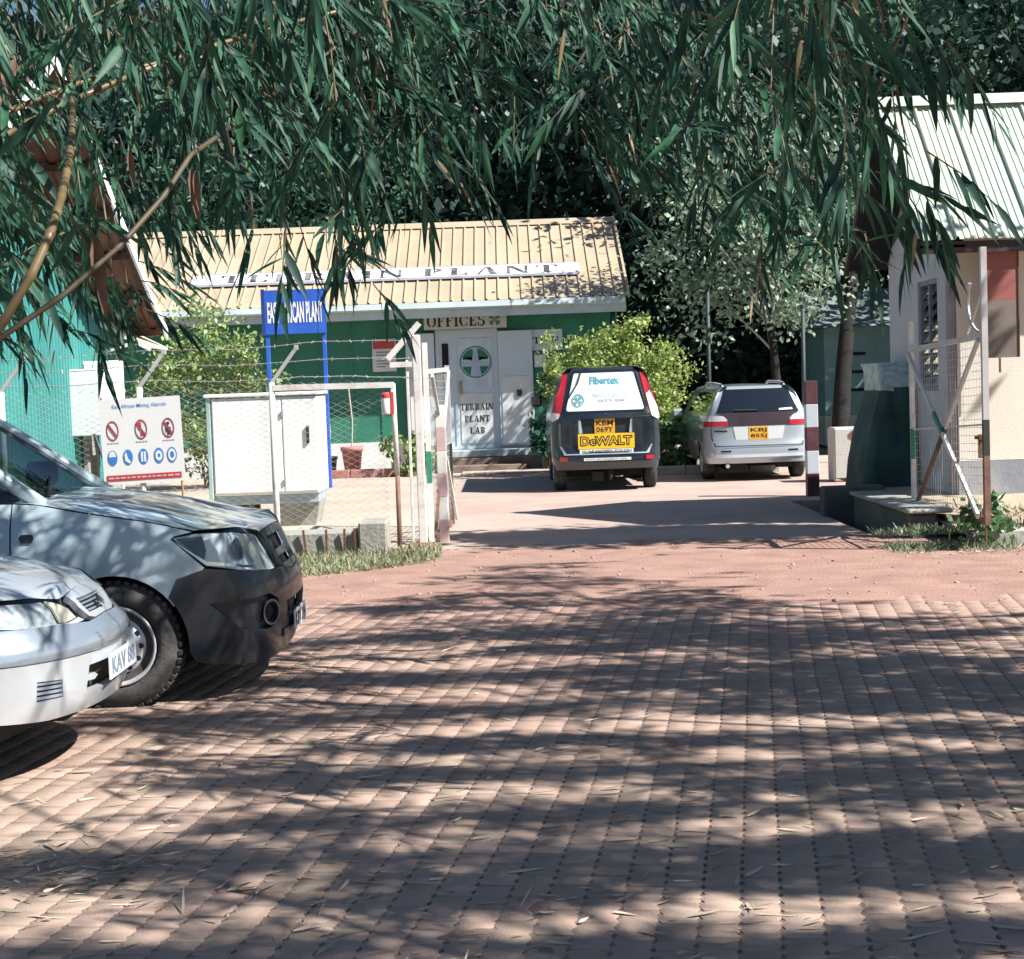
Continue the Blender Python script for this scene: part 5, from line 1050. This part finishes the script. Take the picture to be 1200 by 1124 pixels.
# thin service poles and stacked blocks behind the estate car
for x, y, h, lab in ((3.72, 30.2, 3.3, 'thin dark green pole standing left of the silver estate car'), (5.35, 29.5, 2.9, 'thin dark green pole behind the striped post')):
    t = thing('service_pole', lab, 'pole', (x, y, 0), 'thin poles behind the cars')
    part(t, 'shaft', MB().tube([(x, y, 0), (x + .02, y, h)], .038, 8), M('pole_green', (.03, .05, .045), .6, var=.2), True)
    part(t, 'cap', MB().lathe([(.045, h), (.045, h + .04), (0, h + .06)], (x + .02, y, 0), 'z', 8), M('pole_green'))
for i, (x, z, w_) in enumerate(((3.15, 0, .42), (3.3, .2, .3), (3.62, 0, .3))):
    t = thing('stone_block', ('pale stone block at the bottom of the small pile left of the estate car', 'pale stone block lying on top of the small pile left of the estate car', 'short pale stone block right of the pile by the estate car')[i], 'block', (x, 31.0, z + .03), 'stone blocks behind the parking place')
    part(t, 'block', MB().box(x - w_ / 2, x + w_ / 2, 30.9, 31.2, z + .031, z + .22, .02), m_kerb)
# ------------------------------------------------------------------ plants
rs = np.random.RandomState(11)
def nrmz(a): return a / np.maximum(np.linalg.norm(a, axis=-1, keepdims=True), 1e-9)
LT = np.array([0, .07, .25, .5, .78, 1.]); LW = np.array([.10, .55, 1., .92, .5, .03])
def blade(P, D, N, L, W, bend):
    """long narrow folded leaves: base P, direction D, normal N, length L, width W -> verts, quads"""
    n = len(P); S = nrmz(np.cross(D, N)); N = nrmz(np.cross(S, D)); V = np.zeros((n, 6, 3, 3), np.float32)
    for i in range(6):
        c = P + D * (L * LT[i])[:, None]; c[:, 2] -= bend * L * LT[i] ** 2
        w = (W * .5 * LW[i])[:, None]
        V[:, i, 0] = c - S * w; V[:, i, 1] = c - N * w * .28; V[:, i, 2] = c + S * w
    q = np.array([(i * 3 + j, i * 3 + j + 1, i * 3 + j + 4, i * 3 + j + 3) for i in range(5) for j in range(2)])
    return V.reshape(-1, 3), (q[None] + (np.arange(n) * 18)[:, None, None]).reshape(-1, 4)
def quads(P, D, N, L, W):
    n = len(P); S = nrmz(np.cross(D, N)); V = np.zeros((n, 4, 3), np.float32); L = L[:, None]; W = W[:, None]
    V[:, 0] = P; V[:, 1] = P + D * L * .45 - S * W * .5; V[:, 2] = P + D * L; V[:, 3] = P + D * L * .45 + S * W * .5
    return V.reshape(-1, 3), (np.arange(4)[None] + (np.arange(n) * 4)[:, None])
m_bleaf = M('bamboo_leaf', (.034, .10, .064), .5, var=.3, vs_=4, island=.55, trans=.3, spec=.28)
m_bdry = M('bamboo_dry_leaf', (.33, .24, .13), .7, var=.25, vs_=5, island=.3, trans=.2)
m_culm = M('bamboo_culm', (.145, .10, .045), .4, var=.25, vs_=5, dirt=(.12, .12, .05), dsc=6, damt=.6)
m_twig = M('bamboo_twig', (.13, .095, .05), .7, var=.3, vs_=12); m_sheath = M('culm_sheath', (.11, .065, .04), .8, var=.3, vs_=10)
def sprays(C, H, nl, ll, rs=rs):
    """leaf sprays at twig bases C heading H: arrays for blade()"""
    P, D, N, L, W, TW = [], [], [], [], [], []
    for c, h in zip(C, H):
        k = rs.randint(nl[0], nl[1]); tl = rs.uniform(.18, .36); h = h / np.linalg.norm(h); side = np.cross(h, [0, 0, 1.]) + rs.normal(0, .25, 3); side /= np.linalg.norm(side)
        TW.append((c, c + h * tl * .5 + [0, 0, -.01], c + h * tl + [0, 0, -.05]))
        for i in range(k):
            t = (i + 1) / k; s_ = 1 if i % 2 else -1
            d = h * (.55 + .5 * t) + side * s_ * rs.uniform(.25, .75) * (1.1 - .7 * t) + np.array([0, 0, -rs.uniform(.15, .7)]) + rs.normal(0, .12, 3)
            P.append(c + h * tl * t + [0, 0, -.05 * t * t]); D.append(d)
            N.append(np.array([0, -.35, .8]) + rs.normal(0, .5, 3)); l = rs.uniform(*ll); L.append(l); W.append(l * rs.uniform(.10, .145))
    return np.array(P), nrmz(np.array(D)), nrmz(np.array(N)), np.array(L), np.array(W), TW
def culm_mb(pts, r0, r1, node=.32):
    pts = [Vector(p) for p in pts]; n = len(pts); b = MB(); out = []; rr = []
    S = [0]
    for i in range(1, n): S.append(S[-1] + (pts[i] - pts[i - 1]).length)
    tot = S[-1]; x = 0; st = []
    while x < tot: st += [(x, 1.), (x + .012, 1.22), (x + .03, 1.)]; x += node
    for x, k in st:
        if x > tot: break
        j = max(0, min(n - 2, int(np.searchsorted(S, x)) - 1)); t = (x - S[j]) / max(1e-6, S[j + 1] - S[j])
        out.append(pts[j].lerp(pts[j + 1], t)); rr.append((r0 + (r1 - r0) * x / tot) * k)
    return b.tube(out, rr, 8)
def bez(a, b, c, d, n=16):
    a, b, c, d = map(Vector, (a, b, c, d)); return [a * (1 - t) ** 3 + b * 3 * t * (1 - t) ** 2 + c * 3 * t * t * (1 - t) + d * t ** 3 for t in np.linspace(0, 1, n)]
def shades_nose(q):
    e = q[2] - .5; gx, gy = q[0] - .906 * e, q[1] + .423 * e
    return -3.0 < gx < -1.6 and 6.6 < gy < 8.3 and rs.rand() < .88
# the hanging lower edge of the canopy: height over x
_lx = np.array([-60, 0, 40, 90, 130, 180, 215, 250, 290, 330, 370, 400, 430, 470, 520, 600, 680, 730, 760, 800, 850, 900, 960, 1000, 1035, 1065, 1100, 1130, 1160])
_ly = np.array([430, 425, 405, 385, 330, 265, 255, 285, 325, 350, 372, 345, 270, 195, 150, 155, 165, 195, 235, 265, 265, 250, 300, 350, 375, 300, 265, 285, 200])
_LX = (_lx - 600) / 292.3; _LZ = 1.7 + (450 - (_lx - 600) * .035 - _ly) / 292.3
def zlow(x): return float(np.interp(x, _LX, _LZ)) + .17
def dens(x, z):
    e = z - zlow(x)
    if e < 0: return 0
    d = min(1, .22 + e * 1.0)
    px = x * 292.3 + 600; py = 450 - (px - 600) * .035 - (z - 1.7) * 292.3
    if 810 < px < 985 and 150 < py < 340: d *= .22
    if 140 < px < 320 and 120 < py < 265: d *= .3
    if px > 1065: d *= .28
    if px > 1110: d *= .3
    if 60 < px < 235 and py > 205: d *= .14
    if px < 60 and py > 300: d *= .4
    if px > 1090 and py < 120: d *= .06
    if 335 < px < 400 and 200 < py < 330: d = max(d, .6)
    if 255 < px < 345 and py > 262: d = 0
    if 990 < px < 1065: d = max(d, .9) + .5
    return d
clumps = [('bamboo', 'leaning bamboo with golden culms hanging into the top left corner', (-3.3, 5.4), (-9, -1.05)),
          ('bamboo', 'bamboo spray hanging over the tan office roof and the blue board', (-3.9, 6.9), (-1.05, .15)),
          ('bamboo', 'bamboo spray hanging over the black minivan', (3.4, 2.4), (.15, 1.0)),
          ('bamboo', 'bamboo spray hanging in front of the pale green guard house roof', (4.9, 6.2), (1.0, 9))]
cand = []
while len(cand) < 860:
    y = rs.uniform(5.7, 9.6); x = rs.uniform(-.345 * y - .25, min(1.95, .33 * y)); z = rs.uniform(1.9, 1.7 + .237 * y + .45)
    if rs.rand() < dens(x, z) and not shades_nose((x, y, z)): cand.append((x, y, z))
cand = np.array(cand)
inview = []
for name, lab, base, (xa, xb) in clumps:
    t = thing(name, lab, 'bamboo', (base[0], base[1], 0), 'bamboo hanging over the yard')
    C = cand[(cand[:, 0] >= xa) & (cand[:, 0] < xb)]
    H = np.column_stack([rs.normal(.28, .5, len(C)), rs.normal(-.1, .4, len(C)), rs.normal(-.55, .3, len(C))])
    P, D, N, L, W, TW = sprays(C, H, (6, 11), (.13, .25))
    dist = np.linalg.norm(P - [0, 0, 1.7], axis=1); vis = (np.abs(P[:, 0]) < .31 * P[:, 1]) & (P[:, 2] < 1.7 + .225 * P[:, 1])
    order = np.argsort(dist + 99 * ~vis); ind = order[:150]; rest = order[150:]
    V, F = blade(P[rest], D[rest], N[rest], L[rest], W[rest], .16)
    o = link('foliage', fast_mesh('foliage', V - [base[0], base[1], 0], F, m_bleaf, True), t); o['kind'] = 'stuff'
    if '_lv' not in globals():
        _lv = []
        for wv in (.12, .14, .16):
            v, f = blade(np.zeros((1, 3)), np.array([[1., 0, 0]]), np.array([[0, 0, 1.]]), np.ones(1), np.full(1, wv), .16)
            _lv.append(fast_mesh('leaf', v, f, m_bleaf, True))
    for i in ind:
        S_ = np.cross(D[i], N[i]); S_ /= np.linalg.norm(S_); n_ = np.cross(S_, D[i])
        lf = link('leaf', _lv[i % 3], t)
        lf.matrix_local = Matrix.Translation(P[i] - [base[0], base[1], 0]) @ Matrix(np.column_stack([D[i], -S_, n_]).tolist()).to_4x4() @ Matrix.Scale(L[i], 4)
    b = MB()
    for p in TW: b.tube(p, [.004, .003, .0015], 3, False)
    # hanging branches that carry the sprays
    for k in range(max(6, len(C) // 14)):
        c = Vector(C[rs.randint(len(C))]); top = c + Vector((rs.normal(-.5, .4), rs.normal(.2, .4), rs.uniform(.8, 1.7)))
        b.tube(bez(top, top + Vector((.3, 0, .1)), c + Vector((0, 0, .4)), c, 8), [.009] * 3 + [.006] * 3 + [.004] * 2, 4, False)
    part(t, 'branches', b, m_twig)['kind'] = 'stuff'
    clump_t = t
    if xa == -9:
        part(t, 'culm', culm_mb(bez((-3.3, 5.4, -.1), (-2.6, 5.0, .7), (-1.62, 5.0, 1.75), (-1.44, 5.1, 2.16), 14) + bez((-1.44, 5.1, 2.16), (-1.34, 5.16, 2.42), (-1.9, 7.5, 3.0), (-2.6, 9.8, 4.1), 14)[1:], .017, .011, .16), m_culm, True)
        part(t, 'culm', culm_mb(bez((-1.60, 5.0, 1.87), (-1.30, 5.1, 2.05), (-1.1, 5.3, 2.3), (-1.05, 5.5, 2.5), 12) + bez((-1.05, 5.5, 2.5), (-1.0, 5.8, 2.6), (-1.0, 7.2, 3.0), (-.6, 8.4, 3.6), 12)[1:], .010, .006, .26), M('shaded_branch', (.075, .055, .032), .6, var=.3, vs_=8), True)
        part(t, 'culm', culm_mb(bez((-3.5, 5.8, 0), (-3.2, 5.9, 2), (-2.6, 6.9, 3.1), (.2, 8.4, 3.78), 24), .022, .010, .3), m_culm, True)
        part(t, 'culm', culm_mb(bez((-3.1, 5.2, 0), (-3.0, 5.3, 2), (-2.4, 7.2, 3.2), (-1.3, 8.3, 3.4), 24), .022, .010, .3), m_culm, True)
        for (x, y, z, l, w_) in ((-1.04, 5.5, 2.46, .18, .045), (-1.30, 5.2, 2.22, .27, .06), (-1.2, 5.3, 2.5, .13, .03), (-1.02, 5.45, 2.44, .14, .03)):
            v, f = blade(np.array([[x, y, z]] * 2), nrmz(np.array([[.12, -.1, -1.], [.05, .05, -1.]])), np.array([[-.5, -.8, 0.], [.6, -.7, 0]]), np.array([l, l * .9]), np.array([w_, w_ * .8]), .04)
            part(t, 'culm_sheath', MB().add([tuple(map(float, p)) for p in v], [tuple(map(int, q)) for q in f]), m_sheath, True)
    else:
        e = Vector((.5 * (max(xa, -2) + min(xb, 2)), 7.2, 3.6)); bb_ = Vector((base[0], base[1], 0))
        part(t, 'culm', culm_mb(bez(bb_, bb_ + Vector((0, 0, 5.4)), e + Vector((.5 if base[0] > 0 else -.7, -.3, 2.2)), e, 26), .026, .008, .34), m_culm, True)
    m_ = 60; hi = np.column_stack([rs.uniform(max(xa, -3.2), min(xb, 2.6), m_), rs.uniform(3.0, 9.5, m_), np.zeros(m_)]); hi[:, 2] = 1.7 + .24 * hi[:, 1] + .35 + rs.gamma(1.6, .75, m_)
    hi = np.array([q for q in hi if not shades_nose(q)]); m_ = len(hi)
    P, D, N, L, W, TW = sprays(hi, np.column_stack([rs.normal(.2, .6, m_), rs.normal(0, .5, m_), rs.normal(-.4, .3, m_)]), (7, 11), (.16, .27))
    v, f = quads(P, D, N, L, W * 1.1); o = link('upper_foliage', fast_mesh('upper_foliage', v - [base[0], base[1], 0], f, m_bleaf), t); o['kind'] = 'stuff'  # unseen sprays overhead, added to block sun and sky
# a few dry leaves among the green
V, F = [], []
idx = rs.choice(len(cand), 70); C = cand[idx]; P, D, N, L, W, TW = sprays(C, np.column_stack([rs.normal(0, .5, 70), rs.normal(0, .4, 70), rs.normal(-.8, .2, 70)]), (1, 3), (.08, .16))
v, f = blade(P, D, N, L, W, .3); o = link('dry_foliage', fast_mesh('dry_foliage', v - [4.9, 6.2, 0], f, m_bdry, True), clump_t); o['kind'] = 'stuff'

# bamboo outside the right edge, leaning over the paving: it throws the long shadows
SH = Vector((.906, -.423, 1.0))          # towards the sun, per metre of height
fan = [((.1, 14.9), 6.0), ((-.9, 12.6), 5.6), ((1.3, 12.9), 5.2), ((-.3, 13.4), 5.0), ((.9, 11.6), 5.4)]
rows = [(-2.4, 10.9, 5.6), (.2, 10.3, 4.6), (-1.6, 9.5, 5.8), (.8, 9.0, 4.4), (-2.6, 8.4, 6.4), (1.4, 8.2, 4.2), (-.6, 7.7, 5.4), (-1.6, 7.1, 6.2), (1.2, 6.75, 4.6), (-.8, 6.35, 5.6), (-2.1, 5.95, 6.8), (.9, 5.75, 4.8), (-.4, 5.35, 5.4), (-1.9, 5.0, 6.6), (.6, 4.75, 5.2), (-1.0, 4.45, 6.0)]
def shade_clump(label, base, items, fanned):
    t = thing('bamboo_clump', label, 'bamboo', base, 'bamboo hanging over the yard'); VV, FF, nv = [], [], 0
    for it in items:
        if fanned:
            (gx, gy), z = it; tip = Vector((gx, gy, 0)) + SH * z; b0 = Vector((base[0] + rnd(-.4, .4), base[1] + rnd(-.5, .5), 0))
            c1 = b0 + Vector((.1, .2, z)); c2 = tip + (b0 - tip).normalized() * 1.6 + Vector((0, 0, 1.9))
        else:
            gx, gy, z = it; tip = Vector((gx, gy, 0)) + SH * z; sl = rnd(-.35, .25)
            b0 = Vector((max(7.3, .36 * gy + 4.6) + rnd(-.3, .5), gy + sl, 0)); c1 = b0 + Vector((-.1, -.423 * z, z)); q_ = z + 1.2; c2 = Vector((gx + .906 * q_ + 1.3, gy + sl * .5 - .423 * q_, q_))
        pts = bez(b0, c1, c2, tip, 30)
        part(t, 'culm', culm_mb(pts, rnd(.038, .055), .014, .36), m_culm, True)
        C, H = [], []; ph = rnd(0, 6); fat = 1 if fanned else random.choice((.45, .8, 1.25))
        for i in range(8, 30):
            if math.sin(i * .9 + ph) < -.35: continue
            f_ = (i - 8) / 21; rad = (.10 + .24 * math.sin(math.pi * min(1, .15 + f_ * .8))) * fat
            for k in range(int(12 + 18 * fat)):
                q_ = np.array(pts[i]) + rs.normal(0, rad, 3) * ([1.5, .6, .4] if fanned else [2.6, .30, .2]) + np.array(SH) * rs.normal(0, .28)
                if shades_nose(q_) or (abs(q_[0]) < .345 * q_[1] + .35 and q_[2] < 1.7 + .26 * q_[1] + .3): continue
                C.append(q_); H.append([rs.normal(-.5, .6), rs.normal(0, .2), rs.normal(-.15, .2)])
        if not C: continue
        P, D, N, L, W, TW = sprays(np.array(C), np.array(H), (6, 10), (.16, .28))
        v, f = quads(P, D, N, L, W * 1.15); VV.append(v); FF.append(f + nv); nv += len(v)
    o = link('foliage', fast_mesh('foliage', np.concatenate(VV) - list(base), np.concatenate(FF), m_bleaf), t); o['kind'] = 'stuff'
shade_clump('tall bamboo clump outside the right edge arching far over the red road', (7.6, 4.2, 0), fan, True)
shade_clump('row of leaning bamboo outside the right edge beside the paving', (8.0, 7.5, 0), rows, False)

# trees and shrubs
def crown(c, rad, nclump, nleaf, size, spread, seed, hollow=.35, flat=.7):
    r_ = np.random.RandomState(seed); d = nrmz(r_.normal(0, 1, (nclump, 3))); rr = (hollow + (1 - hollow) * r_.rand(nclump) ** .6)[:, None]
    K = np.array(c) + d * rr * rad * (1 + .18 * r_.normal(0, 1, (nclump, 1)))
    k = r_.randint(0, nclump, nleaf); sc = (.5 + r_.rand(nclump))[k][:, None]
    P = K[k] + r_.normal(0, spread, (nleaf, 3)) * sc * [1, 1, flat]
    D = nrmz(r_.normal(0, 1, (nleaf, 3)) + [0, 0, -.35]); N = nrmz(r_.normal(0, .7, (nleaf, 3)) + [0, 0, .8])
    L = size * r_.uniform(.6, 1.35, nleaf); return K, quads(P, D, N, L, L * r_.uniform(.45, .7, nleaf))
def mleaf(name, col, isl=.35, tr=.25): return M(name, col, .5, var=.22, vs_=.8, island=isl, trans=tr)
m_bark = M('dark_bark', (.016, .015, .014), .95, var=.3, vs_=6, bump=.6, bs=20); m_pbark = M('pale_bark', (.42, .42, .38), .85, var=.2, vs_=6, bump=.3, bs=30)
def tree(label, x, y, h, c, rad, ncl, nl, size, spread, lm, seed, tr=.16, bark=None, limbs=14, cat='tree', name='tree', group='trees behind the office', lr=None, src=None):
    t = thing(name, label, cat, (x, y, 0), group); bark = bark or m_bark
    K, (V, F) = crown(c, rad, ncl, nl, size, spread, seed)
    o = link('crown', fast_mesh('crown', V - [x, y, 0], F, lm), t)
    r_ = random.Random(seed); top = Vector((c[0], c[1], c[2] + rad[2] * .3)); b0 = Vector((x, y, -.1))
    pts = bez(b0, b0 + Vector((0, 0, h * .4)), top - Vector((0, 0, h * .3)), top, 12)
    part(t, 'trunk', MB().tube(pts, [tr * (1.25 - .95 * i / 11) for i in range(12)], 9), m_bark, True)  # every trunk takes the dark bark, its shade put into the colour
    for i in range(limbs):
        a = pts[r_.randint(4, 10)]; e = Vector(K[r_.randint(0, len(K) - 1)]); m_ = a.lerp(e, .5) + Vector((r_.uniform(-.2, .2), r_.uniform(-.2, .2), r_.uniform(-.1, .35)))
        part(t, 'limb', MB().tube(bez(a, a.lerp(m_, .6), m_, e, 7), [(lr or tr * .34) * (1 - .8 * k / 6) for k in range(7)], 5, False), bark, True)
    return t
g_dk = mleaf('dark_tree_leaf', (.022, .058, .042)); g_md = mleaf('mid_tree_leaf', (.05, .12, .075)); g_pl = mleaf('pale_tree_leaf', (.23, .32, .22), .35); g_lt = mleaf('fresh_tree_leaf', (.09, .19, .08))
tree('sunlit pale leafed tree with bleached bare branches behind the silver estate car', 5.2, 31.2, 6, (4.9, 31.3, 4.75), (1.95, 1.3, 2.1), 90, 9000, .13, .34, g_pl, 21, .085, m_pbark, 34, lr=.03)
tree('dark trunked tree standing between the striped post and the pale teal store', 6.75, 33.2, 7, (8.0, 35, 7.6), (2.8, 2.4, 2.7), 60, 4200, .24, .5, g_dk, 22, .16)
tree('broad tree with fresh green leaves above the guard house roof', 12.8, 41, 9, (12.2, 40.5, 9.8), (3.4, 2.6, 3.4), 70, 6000, .30, .5, g_lt, 23, .25)
tree('teal green leafy tree behind the left end of the office roof', -6.2, 40, 6, (-6.2, 39.9, 6.1), (3.0, 2.0, 2.6), 70, 6500, .21, .42, g_md, 24, .2)
tree('unseen spreading tree added outside the right edge to shade the driveway', 9.6, 13.6, 7, (7.9, 14.6, 7.2), (1.7, .55, 1.0), 90, 13000, .2, .28, g_md, 29, .16, group='unseen trees added for shade')  # out of view, added to cast the dark band on the driveway
bgt = [('tall dark tree at the far left behind the teal shed', -13, 44, 11, 3.9), ('tall dark tree behind the left half of the office roof', -8.8, 46, 13, 3.9), ('tall dark tree behind the middle of the office roof', -4.2, 44.5, 13, 3.9), ('tall dark tree behind the right half of the office roof', -.2, 45.5, 13, 3.8), ('tall dark tree behind the black minivan', 3.6, 43.5, 12, 3.8), ('tall dark tree behind the silver estate car and pale tree', 7.6, 46, 13, 3.9), ('tall dark tree behind the pale teal store', 11.5, 47, 13, 4.2), ('tall dark tree at the far right behind the guard house', 16.5, 45, 12, 4.2)]
srcs = []
for i, (lab, x, y, h, r0) in enumerate(bgt):
    if i < 3:
        t = tree(lab, x, y, h, (x, y, h * .53), (r0, 2.8, h * .52), 110, 9000, .34, .62, g_dk, 40 + i, .3, limbs=10); srcs.append(t)
    else:
        s_ = srcs[i % 3]; t = s_.copy(); COL.objects.link(t); t['label'] = lab; t.location = (x, y, 0); t.rotation_euler = (0, 0, R(37 * i)); t.scale = (1, 1, h / bgt[i % 3][3])
        for ch in s_.children: c_ = ch.copy(); COL.objects.link(c_); c_.parent = t
for i, (x, y, h, r0) in enumerate(((11.2, 34.5, 9, 2.6), (14, 33, 11, 3.0), (15, 38, 12, 3.2))):  # trees mostly out of view, added to keep the background in shade
    s_ = srcs[i]; t = s_.copy(); COL.objects.link(t); t['label'] = ('dark tree right of the pale teal store, nearest of the trees added for shade', 'unseen dark tree behind the guard house, added for shade', 'farther unseen dark tree behind the guard house, added for shade')[i]
    t.location = (x, y, 0); t.rotation_euler = (0, 0, R(120 * i + 20)); t.scale = (r0 / 3.9, r0 / 3.9, h / bgt[i][3])
    for ch in s_.children: c_ = ch.copy(); COL.objects.link(c_); c_.parent = t
# far wood on the hillside
n = 42000; X = rs.uniform(-34, 34, n); Yh = 48 + 26 * rs.rand(n) ** 1.3; Zh = -1 + np.maximum(0, Yh - 47) * .55 + rs.gamma(2., .9, n)
v, f = quads(np.column_stack([X, Yh, Zh]), nrmz(rs.normal(0, 1, (n, 3))), nrmz(rs.normal(0, 1, (n, 3)) + [0, -.3, .5]), rs.uniform(.5, 1.1, n), rs.uniform(.3, .6, n))
o = link('far_wood', fast_mesh('far_wood', v, f, g_dk)); o['kind'] = 'stuff'; o['label'] = 'dark far wood rising behind the trees'; o['category'] = 'wood'
g_yl = mleaf('yellow_green_leaf', (.31, .39, .11), .3, .3); g_yl2 = mleaf('olive_leaf', (.24, .33, .12), .35, .3); g_fn = mleaf('fern_leaf', (.10, .20, .09), .3, .3)
def bush(label, x, y, c, rad, nl, size, lm, seed, ncl=70, group='garden shrubs'):
    t = thing('bush', label, 'bush', (x, y, 0), group); K, (V, F) = crown(c, rad, ncl, nl, size, .14 * (rad[0] + rad[2]) / 2.4, seed, .5)
    V[:, 2] = np.maximum(V[:, 2], .02); link('foliage', fast_mesh('foliage', V - [x, y, 0], F, lm), t); r_ = random.Random(seed)
    for i in range(12): e = Vector(K[r_.randint(0, len(K) - 1)]); part(t, 'stem', MB().tube(bez((x + r_.uniform(-.15, .15), y, -.05), (x, y, e.z * .4), e.lerp(Vector((x, y, e.z)), .4), e, 6), [.02 - .0028 * k for k in range(6)], 5, False), m_twig, True)
bush('rounded yellow green bush behind the black minivan', 1.95, 29.4, (1.95, 29.4, 1.55), (1.18, .85, 1.15), 15000, .08, g_yl, 61, 160)
bush('olive green bush between the shed awning and the blue board', -5.45, 29.3, (-5.45, 29.3, 1.7), (1.15, .9, 1.5), 7000, .10, g_yl2, 62, 70)
bush('low leafy plant with yellow edges at the left of the office step', -2.0, 31.2, (-2.0, 31.2, .45), (.55, .4, .5), 900, .14, g_yl2, 63, 24)
bush('pale feathery plant behind the garden kerb right of the minivan', 2.75, 28.75, (2.8, 28.75, .5), (.45, .3, .5), 700, .17, g_fn, 64, 20)
bush('dark leafy shrub against the office wall left of the minivan', .75, 31.6, (.85, 31.7, .9), (.35, .35, .8), 900, .16, mleaf('shrub_dark', (.03, .13, .07)), 65, 26)
# grass, weeds, fallen leaves
def blades(n, fx, h, w, mat, name, label):
    P = np.array([fx() for _ in range(n)]); D = nrmz(np.column_stack([rs.normal(0, .55, n), rs.normal(0, .55, n), rs.uniform(.4, 1, n)])); N = nrmz(rs.normal(0, 1, (n, 3)))
    v, f = quads(P, D, N, rs.uniform(*h, n), rs.uniform(*w, n)); o = link(name, fast_mesh(name, v, f, mat)); o['kind'] = 'stuff'; o['label'] = label; o['category'] = 'grass'
def verge():
    while 1:
        x, y = rs.uniform(-5.2, -.75), rs.uniform(14.2, 16.75)
        if y > 14.55 + .9 * (x + 2.2) * (x > -2.2) * .75 + .35 * nz(x, y, 1.3) and rs.rand() < .55 + .6 * nz(x, y, 2, 8): return (x, y, zred(x, y) - .004)
blades(15000, verge, (.025, .14), (.008, .02), mleaf('verge_grass', (.27, .29, .17), .4, .25), 'verge_grass', 'pale green grass along the foot of the chain link fence')
def rverge():
    while 1:
        x, y = rs.uniform(3.5, 7.5), rs.normal(15.35, .22)
        if rs.rand() < .4 + .9 * nz(x, y, 1.6, 3) + .5 * (abs(x - 4.2) < .5): return (x, y, .0 if y < 15.4 else .12)
blades(4200, rverge, (.025, .13), (.008, .02), mleaf('kerb_weeds', (.22, .28, .17), .4, .25), 'kerb_weeds', 'green weeds growing along the broken kerb')
def rbank(): x, y = rs.uniform(4.5, 9), rs.uniform(15.6, 16.9); return (x, y, min(.3, .12 + max(0, y - 15.6) * .085))
blades(2200, rbank, (.03, .1), (.01, .02), mleaf('bank_grass', (.22, .22, .10), .4, .25), 'bank_grass', 'thin dry grass on the bank before the guard house')
t = thing('weed', 'leafy weed sprouting below the bottom rail of the right gate leaf', 'weed', (4.42, 15.3, .05))
K, (V, F) = crown((4.42, 15.3, .25), (.2, .15, .25), 10, 130, .13, .06, 71); link('foliage', fast_mesh('foliage', V - [4.42, 15.3, .05], F, g_fn), t)
part(t, 'stem', MB().tube([(4.42, 15.3, 0), (4.44, 15.29, .2), (4.41, 15.3, .42)], [.008, .006, .003], 5), m_twig)
# dead leaves and straw
n = 900; P = np.column_stack([rs.uniform(-1, 1, n), 4.4 + 7.5 * rs.rand(n) ** 1.4, np.zeros(n)]); P[:, 0] *= .33 * P[:, 1]
h_ = rs.normal(0, 1, (170, 2)) * [.3, .16] + [-1.72, 5.75]; P = np.vstack([P, np.column_stack([h_, np.abs(rs.normal(0, .02, 170))])])
e_ = np.column_stack([rs.uniform(3.6, 6.5, 260), rs.normal(15.0, .22, 260), np.full(260, .012)]); P = np.vstack([P, e_]); P[:, 2] += .008; n = len(P)
D = nrmz(np.column_stack([rs.normal(1, .6, n), rs.normal(.15, .5, n), rs.normal(.02, .1, n)])); N = nrmz(np.column_stack([rs.normal(0, .3, n), rs.normal(0, .3, n), np.ones(n)]))
v, f = blade(P, D, N, rs.uniform(.03, .15, n), rs.uniform(.005, .018, n), -.03); v[:, 2] = np.maximum(v[:, 2], .003)
o = link('leaf_litter', fast_mesh('leaf_litter', v, f, M('dry_litter', (.42, .36, .26), .8, var=.3, vs_=5, island=.45))); o['kind'] = 'stuff'; o['label'] = 'dry bamboo leaves and straw scattered over the paving'; o['category'] = 'leaf litter'
# small stones lying on the red earth
n = 700; P = np.column_stack([rs.uniform(-3.5, 6, n), rs.uniform(9.5, 16.4, n), np.zeros(n)]); P[:, 2] = [zred(a, b_) + .002 for a, b_, _ in P]
B0 = np.array([[1, 0, 0], [0, 1, 0], [-1, 0, 0], [0, -1, 0], [0, 0, .7], [0, 0, -.7]], float); T0 = np.array([[0, 1, 4], [1, 2, 4], [2, 3, 4], [3, 0, 4], [1, 0, 5], [2, 1, 5], [3, 2, 5], [0, 3, 5]])
S0 = rs.gamma(2, .004, n)[:, None, None] + .004; V = P[:, None] + B0[None] * S0 * rs.uniform(.6, 1.4, (n, 6, 1)); F = T0[None] + (np.arange(n) * 6)[:, None, None]
o = link('pebbles', fast_mesh('pebbles', V.reshape(-1, 3), F.reshape(-1, 3), M('pebble', (.36, .26, .21), .9, var=.3, vs_=8, island=.4))); o['kind'] = 'stuff'; o['label'] = 'small stones and grit on the red earth'; o['category'] = 'gravel'
